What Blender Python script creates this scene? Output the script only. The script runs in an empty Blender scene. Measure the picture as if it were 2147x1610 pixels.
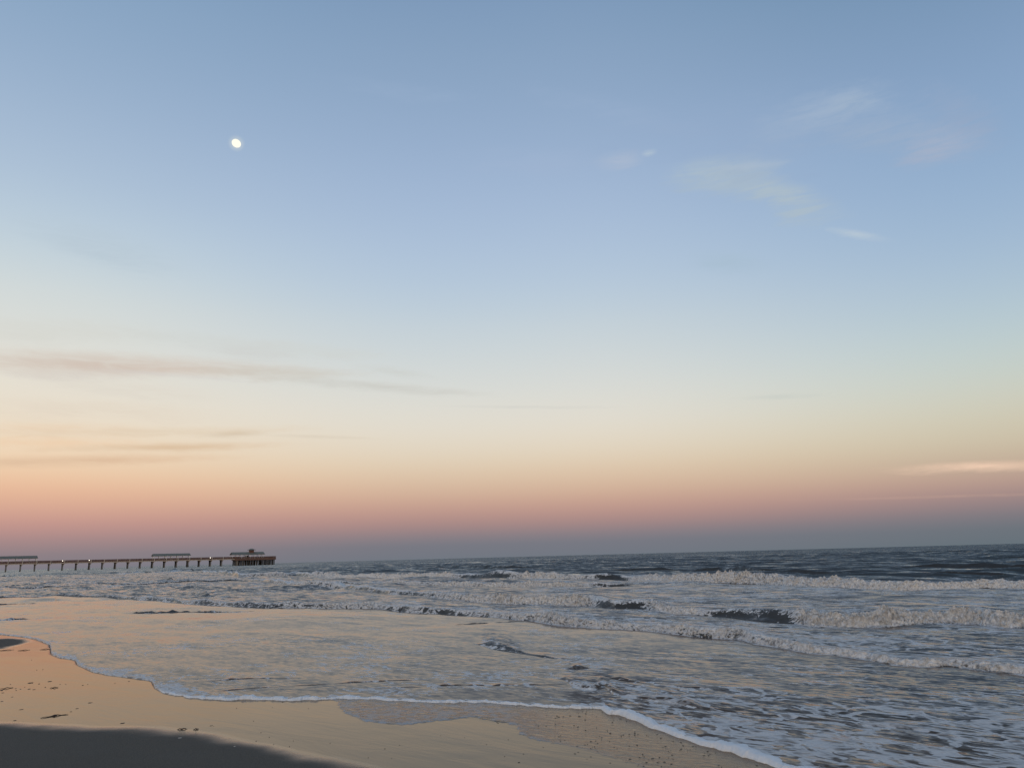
import bpy, bmesh, math, random
import numpy as np
from mathutils import Vector, Matrix

random.seed(7)
rng = np.random.default_rng(11)
C = bpy.context.scene.collection
R = math.radians

# ------------------------------------------------------------------ camera
FPX, CX, CY = 1600.0, 1073.5, 805.0
CAMH = 1.7
PITCH, ROLL = R(12.75), R(1.5)
CF = np.array([0, math.cos(PITCH), math.sin(PITCH)])
U0 = np.array([0, -math.sin(PITCH), math.cos(PITCH)])
R0 = np.array([1.0, 0, 0])
CR = R0 * math.cos(ROLL) - U0 * math.sin(ROLL)
CU = U0 * math.cos(ROLL) + R0 * math.sin(ROLL)
CP = np.array([0, 0, CAMH])


def ray(px, py):
    d = CF + CR * (px - CX) / FPX - CU * (py - CY) / FPX
    return d / np.linalg.norm(d)


def gp(px, py, z=0.0):
    d = ray(px, py)
    t = (z - CAMH) / d[2]
    return CP + d * t


def proj(p):
    d = np.array(p) - CP
    z = d @ CF
    return CX + FPX * (d @ CR) / z, CY - FPX * (d @ CU) / z


cam = bpy.data.cameras.new('camera')
camo = bpy.data.objects.new('camera', cam)
C.objects.link(camo)
cam.sensor_width = 36
cam.lens = 36 * FPX / 2147
cam.clip_start = 0.1
cam.clip_end = 120000
M = Matrix(((CR[0], CU[0], -CF[0], 0), (CR[1], CU[1], -CF[1], 0), (CR[2], CU[2], -CF[2], CAMH), (0, 0, 0, 1)))
camo.matrix_world = M
bpy.context.scene.camera = camo


# ------------------------------------------------------------------ colour helpers
def s2l(c):
    c = c / 255.0
    return c / 12.92 if c <= 0.04045 else ((c + 0.055) / 1.055) ** 2.4


def col(r, g, b):
    return (s2l(r), s2l(g), s2l(b), 1.0)


class NT:
    """tiny node-tree writer"""

    def __init__(self, tree):
        self.t = tree
        tree.nodes.clear()

    def n(self, typ, **kw):
        nd = self.t.nodes.new(typ)
        for k, v in kw.items():
            setattr(nd, k, v)
        return nd

    def l(self, a, b):
        self.t.links.new(a, b)

    def put(self, sock, v):
        if isinstance(v, (int, float)):
            sock.default_value = v
        elif isinstance(v, (tuple, list)):
            sock.default_value = v
        else:
            self.l(v, sock)

    def m(self, op, a, b=0.0, c=None, clamp=False):
        nd = self.n('ShaderNodeMath', operation=op)
        nd.use_clamp = clamp
        self.put(nd.inputs[0], a)
        self.put(nd.inputs[1], b)
        if c is not None:
            self.put(nd.inputs[2], c)
        return nd.outputs[0]

    def mix(self, f, a, b, blend='MIX'):
        nd = self.n('ShaderNodeMix', data_type='RGBA', blend_type=blend)
        self.put(nd.inputs[0], f)
        self.put(nd.inputs[6], a)
        self.put(nd.inputs[7], b)
        return nd.outputs[2]

    def mixf(self, f, a, b):
        nd = self.n('ShaderNodeMix', data_type='FLOAT')
        self.put(nd.inputs[0], f)
        self.put(nd.inputs[2], a)
        self.put(nd.inputs[3], b)
        return nd.outputs[0]

    def rng(self, v, a, b, c=0.0, d=1.0, smooth=True):
        nd = self.n('ShaderNodeMapRange')
        nd.interpolation_type = 'SMOOTHSTEP' if smooth else 'LINEAR'
        nd.clamp = True
        self.put(nd.inputs[0], v)
        for i, x in enumerate((a, b, c, d)):
            self.put(nd.inputs[i + 1], x)
        return nd.outputs[0]

    def ramp(self, f, stops, interp='B_SPLINE'):
        nd = self.n('ShaderNodeValToRGB')
        cr = nd.color_ramp
        cr.interpolation = interp
        while len(cr.elements) > 1:
            cr.elements.remove(cr.elements[-1])
        cr.elements[0].position = stops[0][0]
        cr.elements[0].color = stops[0][1]
        for p, c in stops[1:]:
            e = cr.elements.new(p)
            e.color = c
        self.put(nd.inputs[0], f)
        return nd.outputs[0]

    def noise(self, vec, scale, detail=4, rough=0.5, dist=0.0, dim='3D'):
        nd = self.n('ShaderNodeTexNoise', noise_dimensions=dim)
        if vec is not None:
            self.l(vec, nd.inputs['Vector'])
        nd.inputs['Scale'].default_value = scale
        nd.inputs['Detail'].default_value = detail
        nd.inputs['Roughness'].default_value = rough
        nd.inputs['Distortion'].default_value = dist
        return nd.outputs[0]

    def mapping(self, vec, scale=(1, 1, 1), rot=(0, 0, 0), loc=(0, 0, 0)):
        nd = self.n('ShaderNodeMapping')
        self.l(vec, nd.inputs[0])
        nd.inputs['Location'].default_value = loc
        nd.inputs['Rotation'].default_value = rot
        nd.inputs['Scale'].default_value = scale
        return nd.outputs[0]


# ------------------------------------------------------------------ world: dusk sky opposite the set sun
MOON_DIR = ray(495.5, 301)
world = bpy.data.worlds.new("World")
bpy.context.scene.world = world
world.use_nodes = True
w = NT(world.node_tree)
tc = w.n('ShaderNodeTexCoord')
sep = w.n('ShaderNodeSeparateXYZ')
w.l(tc.outputs['Generated'], sep.inputs[0])
X, Y, Z = sep.outputs
zc = w.m('MINIMUM', w.m('MAXIMUM', Z, -1.0), 1.0)
el = w.m('MULTIPLY', w.m('ARCSINE', zc), 180 / math.pi)
az = w.m('MULTIPLY', w.m('ARCTAN2', X, Y), 180 / math.pi)
EMAX = 90.0


def sky_ramp(stops):
    """stops: (elevation, r,g,b sRGB)"""
    f = w.m('DIVIDE', el2, EMAX)
    return w.ramp(f, [(e / EMAX, col(*c)) for e, *c in stops])


# square-root spacing gives the low sky more room in the ramp
elp = w.m('MAXIMUM', el, 0.0)
el2 = w.m('MULTIPLY', w.m('SQRT', w.m('DIVIDE', elp, 90.0)), 90.0)


def E(e):
    return math.sqrt(e / 90.0) * 90.0


def mk(stops):
    return sky_ramp([(E(e), r, g, b) for e, r, g, b in stops])


SKY_MID = [(0, 112, 119, 129), (0.9, 117, 120, 130), (1.6, 137, 127, 133), (2.4, 166, 136, 134), (3.4, 190, 151, 140),
           (4.6, 208, 174, 151), (6.2, 221, 198, 171), (7.8, 225, 212, 191), (9.8, 226, 220, 207), (12.8, 215, 218, 214),
           (17, 195, 208, 216), (20.5, 180, 199, 218), (25, 166, 187, 214), (30, 152, 175, 205), (36, 135, 161, 191),
           (41, 124, 152, 185), (55, 100, 130, 168), (90, 78, 108, 150)]
SKY_LEFT = [(0, 122, 122, 132), (0.9, 140, 127, 132), (1.8, 167, 137, 137), (2.8, 197, 150, 141), (3.8, 215, 168, 147),
            (5.0, 233, 186, 154), (6.3, 239, 206, 172), (8.0, 238, 217, 190), (10, 233, 222, 204), (13.0, 226, 223, 213),
            (17.5, 209, 217, 217), (21, 190, 207, 219), (25, 172, 192, 214), (30, 155, 178, 205), (36, 135, 163, 193),
            (41, 126, 156, 188), (55, 100, 130, 168), (90, 78, 108, 150)]
SKY_RIGHT = [(0, 100, 112, 120), (0.9, 106, 115, 123), (1.8, 125, 121, 128), (2.8, 156, 134, 134), (3.8, 181, 152, 141),
             (5.0, 194, 173, 152), (6.5, 203, 192, 168), (8.5, 206, 203, 184), (11, 196, 207, 201), (14.0, 182, 201, 209),
             (17.5, 166, 189, 211), (21, 154, 180, 208), (25, 142, 170, 202), (30, 133, 160, 193), (36, 115, 145, 177),
             (41, 98, 136, 168), (55, 88, 125, 160), (90, 78, 108, 150)]
rm, rl, rr = mk(SKY_MID), mk(SKY_LEFT), mk(SKY_RIGHT)
fL = w.rng(az, -4, -36)
fR = w.rng(az, 4, 38)
skyc = w.mix(fL, rm, rl)
skyc = w.mix(fR, skyc, rr)
# western glow where the sun has gone down, behind the camera
SKY_WEST = [(0, 255, 190, 120), (3, 255, 205, 140), (8, 255, 222, 176), (15, 240, 222, 200), (25, 205, 212, 218),
            (40, 150, 175, 205), (60, 105, 135, 172), (90, 78, 108, 150)]
rw = mk(SKY_WEST)
sunaz = w.m('ABSOLUTE', az)
fW = w.rng(sunaz, 65, 165)
skyc = w.mix(fW, skyc, rw)

# thin clouds, each a soft stroke in (azimuth, elevation), roughened by noise
cmb = w.n('ShaderNodeCombineXYZ')
w.put(cmb.inputs[0], w.m('MULTIPLY', az, 0.10))
w.put(cmb.inputs[1], w.m('MULTIPLY', el, 0.42))
cn = w.noise(cmb.outputs[0], 1.3, 6, 0.6, 0.4)
cn2 = w.noise(w.mapping(cmb.outputs[0], (3.0, 2.2, 1)), 2.0, 5, 0.65, 0.6)
cnn = w.m('SUBTRACT', w.m('ADD', w.m('MULTIPLY', cn, 1.1), w.m('MULTIPLY', cn2, 0.7)), 0.9)


def azel(px, py):
    d = ray(px, py)
    return math.degrees(math.atan2(d[0], d[1])), math.degrees(math.asin(d[2]))


fm_ = w.mapping(cmb.outputs[0], (1.0, 1.9, 1), (0, 0, R(-12)))
fibre = w.noise(fm_, 2.3, 8, 0.60, 0.9)


def stroke(x0, y0, x1, y1, half, colour, strength, amp=1.0, soft=0.9, fib=0.6):
    """cloud from pixel-sized proportions of the photo; half = half thickness in degrees"""
    global skyc
    a0, e0 = azel(x0, y0)
    a1, e1 = azel(x1, y1)
    ca, ce = (a0 + a1) / 2, (e0 + e1) / 2
    th = math.atan2(e1 - e0, a1 - a0)
    L = math.hypot(e1 - e0, a1 - a0) / 2
    da = w.m('SUBTRACT', az, ca)
    de = w.m('SUBTRACT', el, ce)
    u = w.m('ADD', w.m('MULTIPLY', da, math.cos(th) / L), w.m('MULTIPLY', de, math.sin(th) / L))
    v = w.m('ADD', w.m('MULTIPLY', da, -math.sin(th) / half), w.m('MULTIPLY', de, math.cos(th) / half))
    v = w.m('ADD', v, w.m('MULTIPLY', cn, amp * 1.2))
    v = w.m('SUBTRACT', v, amp * 0.6)
    d2 = w.m('SQRT', w.m('ADD', w.m('MULTIPLY', u, u), w.m('MULTIPLY', v, v)))
    d3 = w.m('SUBTRACT', d2, w.m('MULTIPLY', cnn, amp * 0.8))
    f = w.rng(d3, 1.0 + soft * 0.6, 1.0 - soft * 1.1, 0.0, strength)
    if fib:
        f = w.m('MULTIPLY', f, w.rng(fibre, 0.32, 0.62, 1.0 - fib, 1.0 + fib * 0.4))
    skyc = w.mix(f, skyc, col(*colour))


stroke(-160, 742, 560, 776, 0.75, (210, 196, 184), 0.9, 1.0, fib=0.3)
stroke(430, 775, 760, 788, 0.5, (204, 198, 187), 0.65, 1.4, fib=0.3)
stroke(620, 796, 980, 824, 0.36, (200, 199, 192), 0.6, 1.3, fib=0.3)
stroke(760, 770, 900, 790, 0.35, (203, 205, 200), 0.45, 1.6)
stroke(240, 776, 520, 800, 0.18, (212, 208, 205), 0.4, 1.8)
stroke(420, 735, 620, 745, 0.6, (205, 206, 203), 0.45, 1.2)
stroke(120, 940, 560, 934, 0.30, (219, 192, 162), 0.85, 1.2, fib=0.3)
stroke(-120, 966, 440, 960, 0.34, (222, 190, 160), 0.85, 1.2, fib=0.3)
stroke(430, 912, 560, 906, 0.26, (212, 195, 172), 0.75, 1.3, fib=0.3)
stroke(-60, 898, 300, 905, 0.5, (232, 205, 176), 0.5, 1.2)
stroke(560, 912, 780, 919, 0.14, (214, 202, 184), 0.5, 1.0)
stroke(100, 800, 430, 830, 0.7, (222, 215, 203), 0.5, 1.4)
stroke(960, 852, 1260, 853, 0.13, (206, 206, 200), 0.5, 1.0)
stroke(1560, 834, 1720, 828, 0.2, (196, 202, 196), 0.4, 1.0)
stroke(1900, 984, 2260, 974, 0.34, (236, 203, 178), 1.0, 1.3, fib=0.3)
stroke(1700, 1048, 2260, 1032, 0.10, (200, 166, 150), 0.25, 1.5)
stroke(1400, 372, 1620, 352, 1.05, (172, 189, 202), 0.95, 1.7)
stroke(1520, 372, 1735, 445, 1.15, (170, 187, 201), 0.95, 1.7)
stroke(1740, 482, 1850, 500, 0.26, (182, 198, 212), 0.7, 1.2)
stroke(1500, 352, 1650, 340, 0.25, (178, 192, 206), 0.55, 1.4)
stroke(1260, 342, 1350, 332, 0.65, (174, 187, 207), 0.75, 1.6)
stroke(1345, 326, 1376, 318, 0.24, (180, 196, 210), 0.7, 0.8)
stroke(1600, 275, 1850, 205, 1.3, (158, 178, 202), 0.85, 1.8)
stroke(1740, 225, 1830, 212, 0.6, (164, 182, 201), 0.6, 1.6)
stroke(1700, 300, 1960, 270, 1.4, (154, 174, 199), 0.7, 2.0)
stroke(1890, 320, 2070, 288, 1.1, (162, 176, 199), 0.8, 1.8)
stroke(1460, 545, 1600, 560, 0.8, (166, 188, 205), 0.4, 1.4)
stroke(60, 480, 360, 560, 1.2, (180, 196, 208), 0.4, 1.4)
stroke(1150, 200, 1500, 290, 0.9, (152, 174, 203), 0.5, 2.0)
stroke(1250, 300, 1900, 240, 2.6, (148, 170, 200), 0.35, 2.2)
stroke(700, 170, 1000, 210, 0.6, (150, 173, 202), 0.4, 2.0)
stroke(-100, 690, 300, 700, 0.9, (212, 212, 205), 0.5, 1.8, fib=0.3)
stroke(-60, 850, 420, 872, 0.7, (224, 211, 194), 0.5, 1.8, fib=0.4)
stroke(-60, 925, 300, 930, 0.35, (238, 204, 170), 0.5, 1.8, fib=0.4)
stroke(300, 700, 760, 742, 0.5, (206, 209, 205), 0.5, 2.0, fib=0.3)
stroke(40, 905, 640, 898, 0.30, (224, 206, 182), 0.55, 2.0, fib=0.4)
stroke(-40, 778, 300, 790, 0.35, (214, 208, 200), 0.4, 2.0, fib=0.4)
stroke(1000, 330, 1300, 345, 0.9, (160, 180, 208), 0.4, 2.2)
stroke(1950, 200, 2100, 300, 1.3, (150, 168, 195), 0.45, 2.0)
# faint overall unevenness of the air
# aureole of the moon
vd = w.n('ShaderNodeVectorMath', operation='DOT_PRODUCT')
w.l(tc.outputs['Generated'], vd.inputs[0])
vd.inputs[1].default_value = tuple(MOON_DIR)
ang = w.m('MULTIPLY', w.m('ARCCOSINE', w.m('MINIMUM', vd.outputs['Value'], 1.0)), 180 / math.pi)
skyc = w.mix(w.rng(ang, 0.62, 0.25, 0.0, 0.35), skyc, col(215, 220, 215))
# below the horizon
skyc = w.mix(w.rng(el, -0.05, -4.0), skyc, col(84, 88, 92))
bg = w.n('ShaderNodeBackground')
w.l(skyc, bg.inputs[0])
bg.inputs[1].default_value = 1.0
wo = w.n('ShaderNodeOutputWorld')
w.l(bg.outputs[0], wo.inputs[0])

sc = bpy.context.scene
sc.view_settings.view_transform = 'Standard'
sc.view_settings.look = 'None'
sc.view_settings.exposure = 0
sc.view_settings.gamma = 1

# soft last light from the west, over the camera's left shoulder
sun = bpy.data.lights.new('sun', 'SUN')
sun.energy = 0.42
sun.angle = R(25)
sun.color = (1.0, 0.86, 0.74)
suno = bpy.data.objects.new('sun', sun)
C.objects.link(suno)
sdir = Vector((-0.45, -0.85, 0.22)).normalized()  # towards the light
suno.rotation_euler = sdir.to_track_quat('Z', 'Y').to_euler()
suno.location = (0, 0, 50)


# ------------------------------------------------------------------ object helpers
def props(o, label=None, cat=None, group=None, kind=None):
    if label: o['label'] = label
    if cat: o['category'] = cat
    if group: o['group'] = group
    if kind: o['kind'] = kind
    return o


def mesh_obj(name, me, mat=None, parent=None):
    o = bpy.data.objects.new(name, me)
    C.objects.link(o)
    if mat: me.materials.append(mat)
    if parent: o.parent = parent
    return o


def grid_mesh(name, P, attrs=None, wrap=False):
    """P: (nc, nr, 3) array -> smooth mesh"""
    nc, nr, _ = P.shape
    me = bpy.data.meshes.new(name)
    idx = np.arange(nc * nr, dtype=np.int32).reshape(nc, nr)
    if wrap:
        a, b = idx, np.roll(idx, -1, axis=0)
    else:
        a, b = idx[:-1], idx[1:]
    q = np.stack([a[:, :-1], b[:, :-1], b[:, 1:], a[:, 1:]], axis=-1).reshape(-1, 4)
    nf = len(q)
    me.vertices.add(nc * nr)
    me.vertices.foreach_set('co', P.reshape(-1, 3).astype(np.float32).ravel())
    me.loops.add(nf * 4)
    me.loops.foreach_set('vertex_index', q.astype(np.int32).ravel())
    me.polygons.add(nf)
    me.polygons.foreach_set('loop_start', np.arange(0, nf * 4, 4, dtype=np.int32))
    me.polygons.foreach_set('loop_total', np.full(nf, 4, dtype=np.int32))
    me.polygons.foreach_set('use_smooth', np.ones(nf, dtype=bool))
    me.update(calc_edges=True)
    for k, v in (attrs or {}).items():
        at = me.attributes.new(k, 'FLOAT', 'POINT')
        at.data.foreach_set('value', v.astype(np.float32).ravel())
    return me


def new_mat(name):
    m = bpy.data.materials.new(name)
    m.use_nodes = True
    return m, NT(m.node_tree)


# ------------------------------------------------------------------ numpy gradient noise
def _h(ix, iy, iz):
    h = (ix.astype(np.uint32) * np.uint32(374761393) + iy.astype(np.uint32) * np.uint32(668265263)
         + iz.astype(np.uint32) * np.uint32(2246822519))
    h = (h ^ (h >> np.uint32(13))) * np.uint32(1274126177)
    h = (h ^ (h >> np.uint32(15))) * np.uint32(2246822519)
    return h ^ (h >> np.uint32(16))


def pn(x, y, z=None, seed=0):
    """gradient noise about -1..1 (2D when z is None)"""
    x = np.asarray(x, dtype=np.float64); y = np.asarray(y, dtype=np.float64)
    x0 = np.floor(x); y0 = np.floor(y)
    fx = x - x0; fy = y - y0
    ix = x0.astype(np.int64); iy = y0.astype(np.int64)
    ux = fx * fx * fx * (fx * (fx * 6 - 15) + 10); uy = fy * fy * fy * (fy * (fy * 6 - 15) + 10)
    if z is None:
        out = 0
        for dx in (0, 1):
            for dy in (0, 1):
                a = _h(ix + dx, iy + dy, np.full_like(ix, seed)).astype(np.float64) * (2 * np.pi / 4294967296.0)
                g = np.cos(a) * (fx - dx) + np.sin(a) * (fy - dy)
                out = out + g * (ux if dx else 1 - ux) * (uy if dy else 1 - uy)
        return out * 1.4
    z = np.asarray(z, dtype=np.float64)
    z0 = np.floor(z); fz = z - z0; iz = z0.astype(np.int64) + seed * 131
    uz = fz * fz * fz * (fz * (fz * 6 - 15) + 10)
    out = 0
    for dx in (0, 1):
        for dy in (0, 1):
            for dz in (0, 1):
                hh = _h(ix + dx, iy + dy, iz + dz)
                a = (hh & np.uint32(65535)).astype(np.float64) * (2 * np.pi / 65536)
                c = (hh >> np.uint32(16)).astype(np.float64) * (2 / 65536) - 1
                s = np.sqrt(np.maximum(0, 1 - c * c))
                g = np.cos(a) * s * (fx - dx) + np.sin(a) * s * (fy - dy) + c * (fz - dz)
                out = out + g * (ux if dx else 1 - ux) * (uy if dy else 1 - uy) * (uz if dz else 1 - uz)
    return out * 1.4


def fbm(x, y, z=None, oct=4, gain=0.5, seed=0):
    s, a, f = 0, 1.0, 1.0
    for i in range(oct):
        s = s + a * pn(x * f + 17.3 * i, y * f - 9.1 * i, None if z is None else z * f + 5.7 * i, seed + i)
        a *= gain; f *= 2.03
    return s


def sst(a, b, x):
    t = np.clip((x - a) / (b - a), 0, 1)
    return t * t * (3 - 2 * t)


# ------------------------------------------------------------------ traced ground lines -> functions of bearing
def polar(px, py):
    p = gp(px, py)
    return math.atan2(p[0], p[1]), math.hypot(p[0], p[1])


SHORE = [(-900, 1262), (-500, 1290), (-200, 1312), (0, 1330), (40, 1334), (75, 1340), (105, 1352), (108, 1372), (125, 1379), (158, 1383), (163, 1394),
         (192, 1408), (227, 1415), (280, 1421.6), (318, 1427), (325, 1442), (347, 1453.7), (400, 1461.7), (428, 1465),
         (471, 1467), (514, 1465), (594, 1468), (647, 1467), (706, 1464), (767, 1466), (834, 1470), (901, 1473.5),
         (968, 1473), (1018, 1473), (1069, 1477), (1136, 1482), (1200, 1484), (1262, 1486), (1275, 1494), (1304, 1500),
         (1337, 1511), (1371, 1526), (1420, 1543), (1470, 1561), (1539, 1577), (1574, 1590), (1626, 1606), (1680, 1620),
         (1800, 1665), (2000, 1740), (2300, 1850), (3000, 2000)]

# near edge line follows the whole coast; breakers: (px, py of foot, height px, whitewater 0..1)
WAVES = {
    'W1': dict(ref=0.28, wb=5.0, p=[(-700, 1262, 6, .1), (-200, 1255, 6, .2), (33, 1251, 5, .35), (163, 1252, 6, .45), (245, 1255, 7, .45), (293, 1258, 9, .5),
               (342, 1260.6, 11, .55), (408, 1266.5, 12, .6), (489, 1271, 14, .7), (571, 1273.5, 14, .75), (652, 1275, 16, .8),
               (700, 1276, 16, .85), (800, 1277.5, 17, .9), (868, 1282.6, 18, .9), (935, 1286, 18, .9), (1002, 1291, 18, .95),
               (1069, 1299, 19, 1), (1119, 1303, 20, .95), (1170, 1313, 22, 1), (1236, 1319.5, 23, 1), (1337, 1323, 23, .9),
               (1400, 1329, 21, .95), (1470, 1335, 22, 1), (1557, 1341, 22, 1), (1581, 1349, 20, .8), (1650, 1360, 22, .8),
               (1696, 1370, 22, 1), (1748, 1374, 20, .95), (1783, 1379, 22, .9), (1852, 1389, 24, .95), (1870, 1394.5, 25, 1),
               (1922, 1399.7, 24, .9), (1991, 1400, 22, .85), (2054, 1408, 22, .9), (2089, 1412, 22, .9), (2147, 1419, 22, .9), (2500, 1470, 24, .8), (3200, 1560, 24, .8)]),
    'W2': dict(ref=0.3, wb=4.5, p=[(500, 1217, 3, .2), (555, 1221, 7, .25), (600, 1226, 9, .5), (640, 1229, 9, .75), (700, 1231, 8, .5), (760, 1238, 8, .5),
               (820, 1246, 9, .4), (860, 1249, 10, .35), (905, 1254, 11, .35), (945, 1257, 13, .7), (1002, 1261, 16, .9),
               (1069, 1266, 17, .95), (1136, 1269, 18, 1), (1203, 1272, 18, 1), (1236, 1271, 17, .7), (1262, 1276, 16, .3),
               (1290, 1279, 15, .45), (1320, 1279, 16, .2), (1350, 1278, 16, .5), (1387, 1284, 20, .95), (1420, 1289, 20, 1),
               (1440, 1289, 16, .8), (1475, 1291, 13, .5), (1515, 1294, 14, .28), (1560, 1298, 17, .15), (1610, 1302, 21, .10), (1645, 1305, 24, .15),
               (1672, 1307, 26, .6), (1698, 1311, 28, 1), (1748, 1315, 31, 1), (1852, 1317, 30, 1), (1922, 1313, 27, 1),
               (1974, 1309, 25, .95), (2044, 1312, 26, .9), (2096, 1320, 27, 1), (2147, 1322, 27, 1), (2500, 1345, 28, 1), (3200, 1400, 26, .8)]),
    'W25': dict(ref=0.2, wb=4.0, p=[(640, 1221, 0, 0), (700, 1223, 5, .4), (834, 1226, 7, .6), (900, 1227, 7, .7), (1035, 1229, 9, .9), (1136, 1231, 9, .9),
               (1203, 1230, 9, .7), (1250, 1228, 9, .3), (1285, 1227, 7, .1), (1330, 1226, 0, 0)]),
    'W3': dict(ref=0.5, wb=4.0, p=[(380, 1199, 0, 0), (450, 1202, 6, .3), (500, 1209, 8, .3), (560, 1208, 9, .6), (620, 1207, 8, .3), (660, 1209, 9, .7), (700, 1211, 10, .9), (767, 1211, 11, .95),
               (868, 1211, 10, .8), (925, 1211, 11, .9), (960, 1211, 12, .45), (1010, 1212, 12, .2), (1055, 1212.5, 12, .22), (1085, 1213, 13, .5),
               (1112, 1213, 14, 1), (1136, 1213, 14, 1), (1203, 1214, 12, .9), (1250, 1214, 11, .6), (1275, 1214, 15, .15),
               (1300, 1214, 13, .2), (1330, 1216, 14, .8), (1404, 1219, 15, 1), (1470, 1221, 16, 1), (1574, 1223, 18, 1),
               (1644, 1226, 19, 1), (1696, 1229, 19, 1), (1783, 1232, 18, .95), (1852, 1234, 17, .95), (1957, 1235, 17, 1),
               (2061, 1233, 16, 1), (2147, 1235, 17, 1), (2500, 1240, 16, .8), (3200, 1260, 14, .6)]),
    # small bores and ripples in the swash
    'N1': dict(ref=0.09, wb=12, p=[(985, 1350, 0, .6), (1006, 1354, 6, .7), (1035, 1361, 8.5, .55), (1069, 1367, 7.5, .45), (1106, 1372.5, 6.5, .5), (1136, 1379, 5.5, .4),
               (1166, 1382, 3, .1), (1200, 1384, 0, 0)]),
    'N2': dict(ref=0.08, wb=3.0, p=[(1178, 1405, 0, 0), (1196, 1406, 5.6, .2), (1210, 1407, 8.4, .2), (1222, 1406, 4.9, .2), (1240, 1404, 0, 0)]),
    'N3': dict(ref=0.08, wb=5.0, p=[(1165, 1424, 0, 0), (1186, 1430, 5.04, .6), (1203, 1444, 6.48, .5), (1223, 1451, 7.92, .75), (1250, 1451, 7.92, .6),
               (1267, 1446, 10.1, .4), (1287, 1461, 10.8, .4), (1320, 1467, 10.8, .5), (1371, 1478, 10.1, .6), (1420, 1486, 9.36, .6),
               (1470, 1494, 8.64, .4), (1500, 1497, 8.64, .0), (1560, 1503, 8.64, .0), (1636, 1509, 7.92, .1), (1700, 1516, 6.48, .15), (1780, 1522, 8.64, .1),
               (1850, 1530, 7.2, .1), (1910, 1536, 5.76, .1), (2000, 1552, 4.32, 0), (2147, 1565, 5.76, 0), (2400, 1600, 0, 0)]),
    'N3b': dict(ref=0.07, wb=5.0, p=[(1270, 1428, 0, 0), (1300, 1432, 7.2, .2), (1330, 1436, 5.4, .2), (1390, 1446, 3.6, 0), (1500, 1452, 3, 0), (1600, 1460, 0, 0)]),
    'N4': dict(ref=0.04, wb=6.0, p=[(380, 1434, 0, 0), (420, 1431, 1.8, 0), (470, 1428, 3, 0), (520, 1426, 1.8, 0), (600, 1425, 1.2, 0), (650, 1424, 0, 0)]),
    'N5': dict(ref=0.04, wb=6.0, p=[(410, 1454, 0, 0), (487, 1449, 1.5, 0), (594, 1442, 1.5, 0), (680, 1438, 2.4, 0), (754, 1433, 2.4, 0), (834, 1428, 1.8, 0), (900, 1427, 0, 0)]),
    'N6': dict(ref=0.04, wb=6.0, p=[(760, 1446, 0, 0), (860, 1443, 1.5, 0), (968, 1438, 3, 0), (1035, 1439, 3, 0), (1100, 1438, 2.1, 0), (1170, 1438, 1.5, 0), (1190, 1438, 0, 0)]),
    'N7': dict(ref=0.06, wb=4.0, p=[(270, 1286, 0, 0), (292, 1286, 5, .25), (330, 1285, 5, .25), (400, 1283, 4, .05), (460, 1282, 3, 0), (560, 1281, 0, 0)]),
    'N8': dict(ref=0.06, wb=4.0, p=[(-600, 1312, 3, 0), (-100, 1304, 4, .1), (0, 1301.5, 4, .1), (45, 1299, 3.5, 0), (90, 1297, 1.5, 0), (130, 1295, 0, 0)]),
    'N9': dict(ref=0.06, wb=4.0, p=[(-600, 1275, 3, 0), (0, 1266, 3.5, 0), (50, 1264, 3, 0), (80, 1263, 0, 0)]),
    'N10': dict(ref=0.04, wb=4.0, p=[(940, 1310, 0, 0), (985, 1309, 2.1, 0), (1060, 1306, 2.1, 0), (1110, 1303, 0, 0)]),
    'N11': dict(ref=0.15, wb=3.5, p=[(-200, 1232, 4, .1), (0, 1230, 5, .1), (80, 1224, 5, .2), (130, 1221, 4, .1), (190, 1220, 0, 0)]),
    'N12': dict(ref=0.15, wb=3.5, p=[(340, 1219, 0, 0), (368, 1219, 6, .5), (400, 1217, 6, .5), (430, 1216, 5, .2), (480, 1216, 0, 0)]),
    'N13': dict(ref=0.3, wb=3.5, p=[(300, 1201, 0, 0), (326, 1201, 6, .7), (355, 1199, 7, .6), (391, 1197, 5, .4), (440, 1196, 0, 0)]),
    'N14': dict(ref=0.3, wb=3.5, p=[(235, 1204, 0, 0), (262, 1204, 6, .7), (285, 1201, 5, .5), (330, 1199, 0, 0)]),
    'N15': dict(ref=0.2, wb=3.5, p=[(-100, 1210, 4, .6), (40, 1208, 4, .4), (120, 1209, 4, .5), (180, 1206, 3, .4), (230, 1205, 0, 0)]),
    'N16': dict(ref=0.2, wb=3.5, p=[(260, 1246, 0, 0), (330, 1248, 7, .05), (390, 1247, 9, .1), (430, 1252, 9, .1), (480, 1254, 6, .1), (540, 1256, 0, 0)]),
    # unbroken swells off the outer bar
    'S1': dict(ref=0.4, wb=3.5, p=[(1450, 1196, 0, 0), (1520, 1197, 8, 0), (1580, 1200, 8, 0), (1640, 1200, 5, 0), (1700, 1202, 7, 0), (1760, 1203, 9, 0), (1820, 1201, 0, 0)]),
    'S2': dict(ref=0.5, wb=4, p=[(1880, 1190, 0, 0), (1960, 1190, 7, 0), (2040, 1191, 9, 0), (2147, 1193, 7, 0), (2300, 1195, 0, 0)]),
    'S3': dict(ref=0.5, wb=4, p=[(1900, 1203, 0, 0), (1990, 1205, 6, 0), (2100, 1205, 7, 0), (2300, 1206, 0, 0)]),
    'S4': dict(ref=0.5, wb=4, p=[(1280, 1196, 0, 0), (1330, 1196, 6, 0), (1390, 1196, 5, 0), (1440, 1197, 0, 0)]),
    'S5': dict(ref=0.5, wb=4, p=[(880, 1190, 0, 0), (960, 1191, 5, 0), (1060, 1191, 5, 0), (1140, 1190, 0, 0)]),
}


def track(points):
    a = sorted([polar(p[0], p[1]) + tuple(p[2:]) for p in points])
    return np.array(a)


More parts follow.
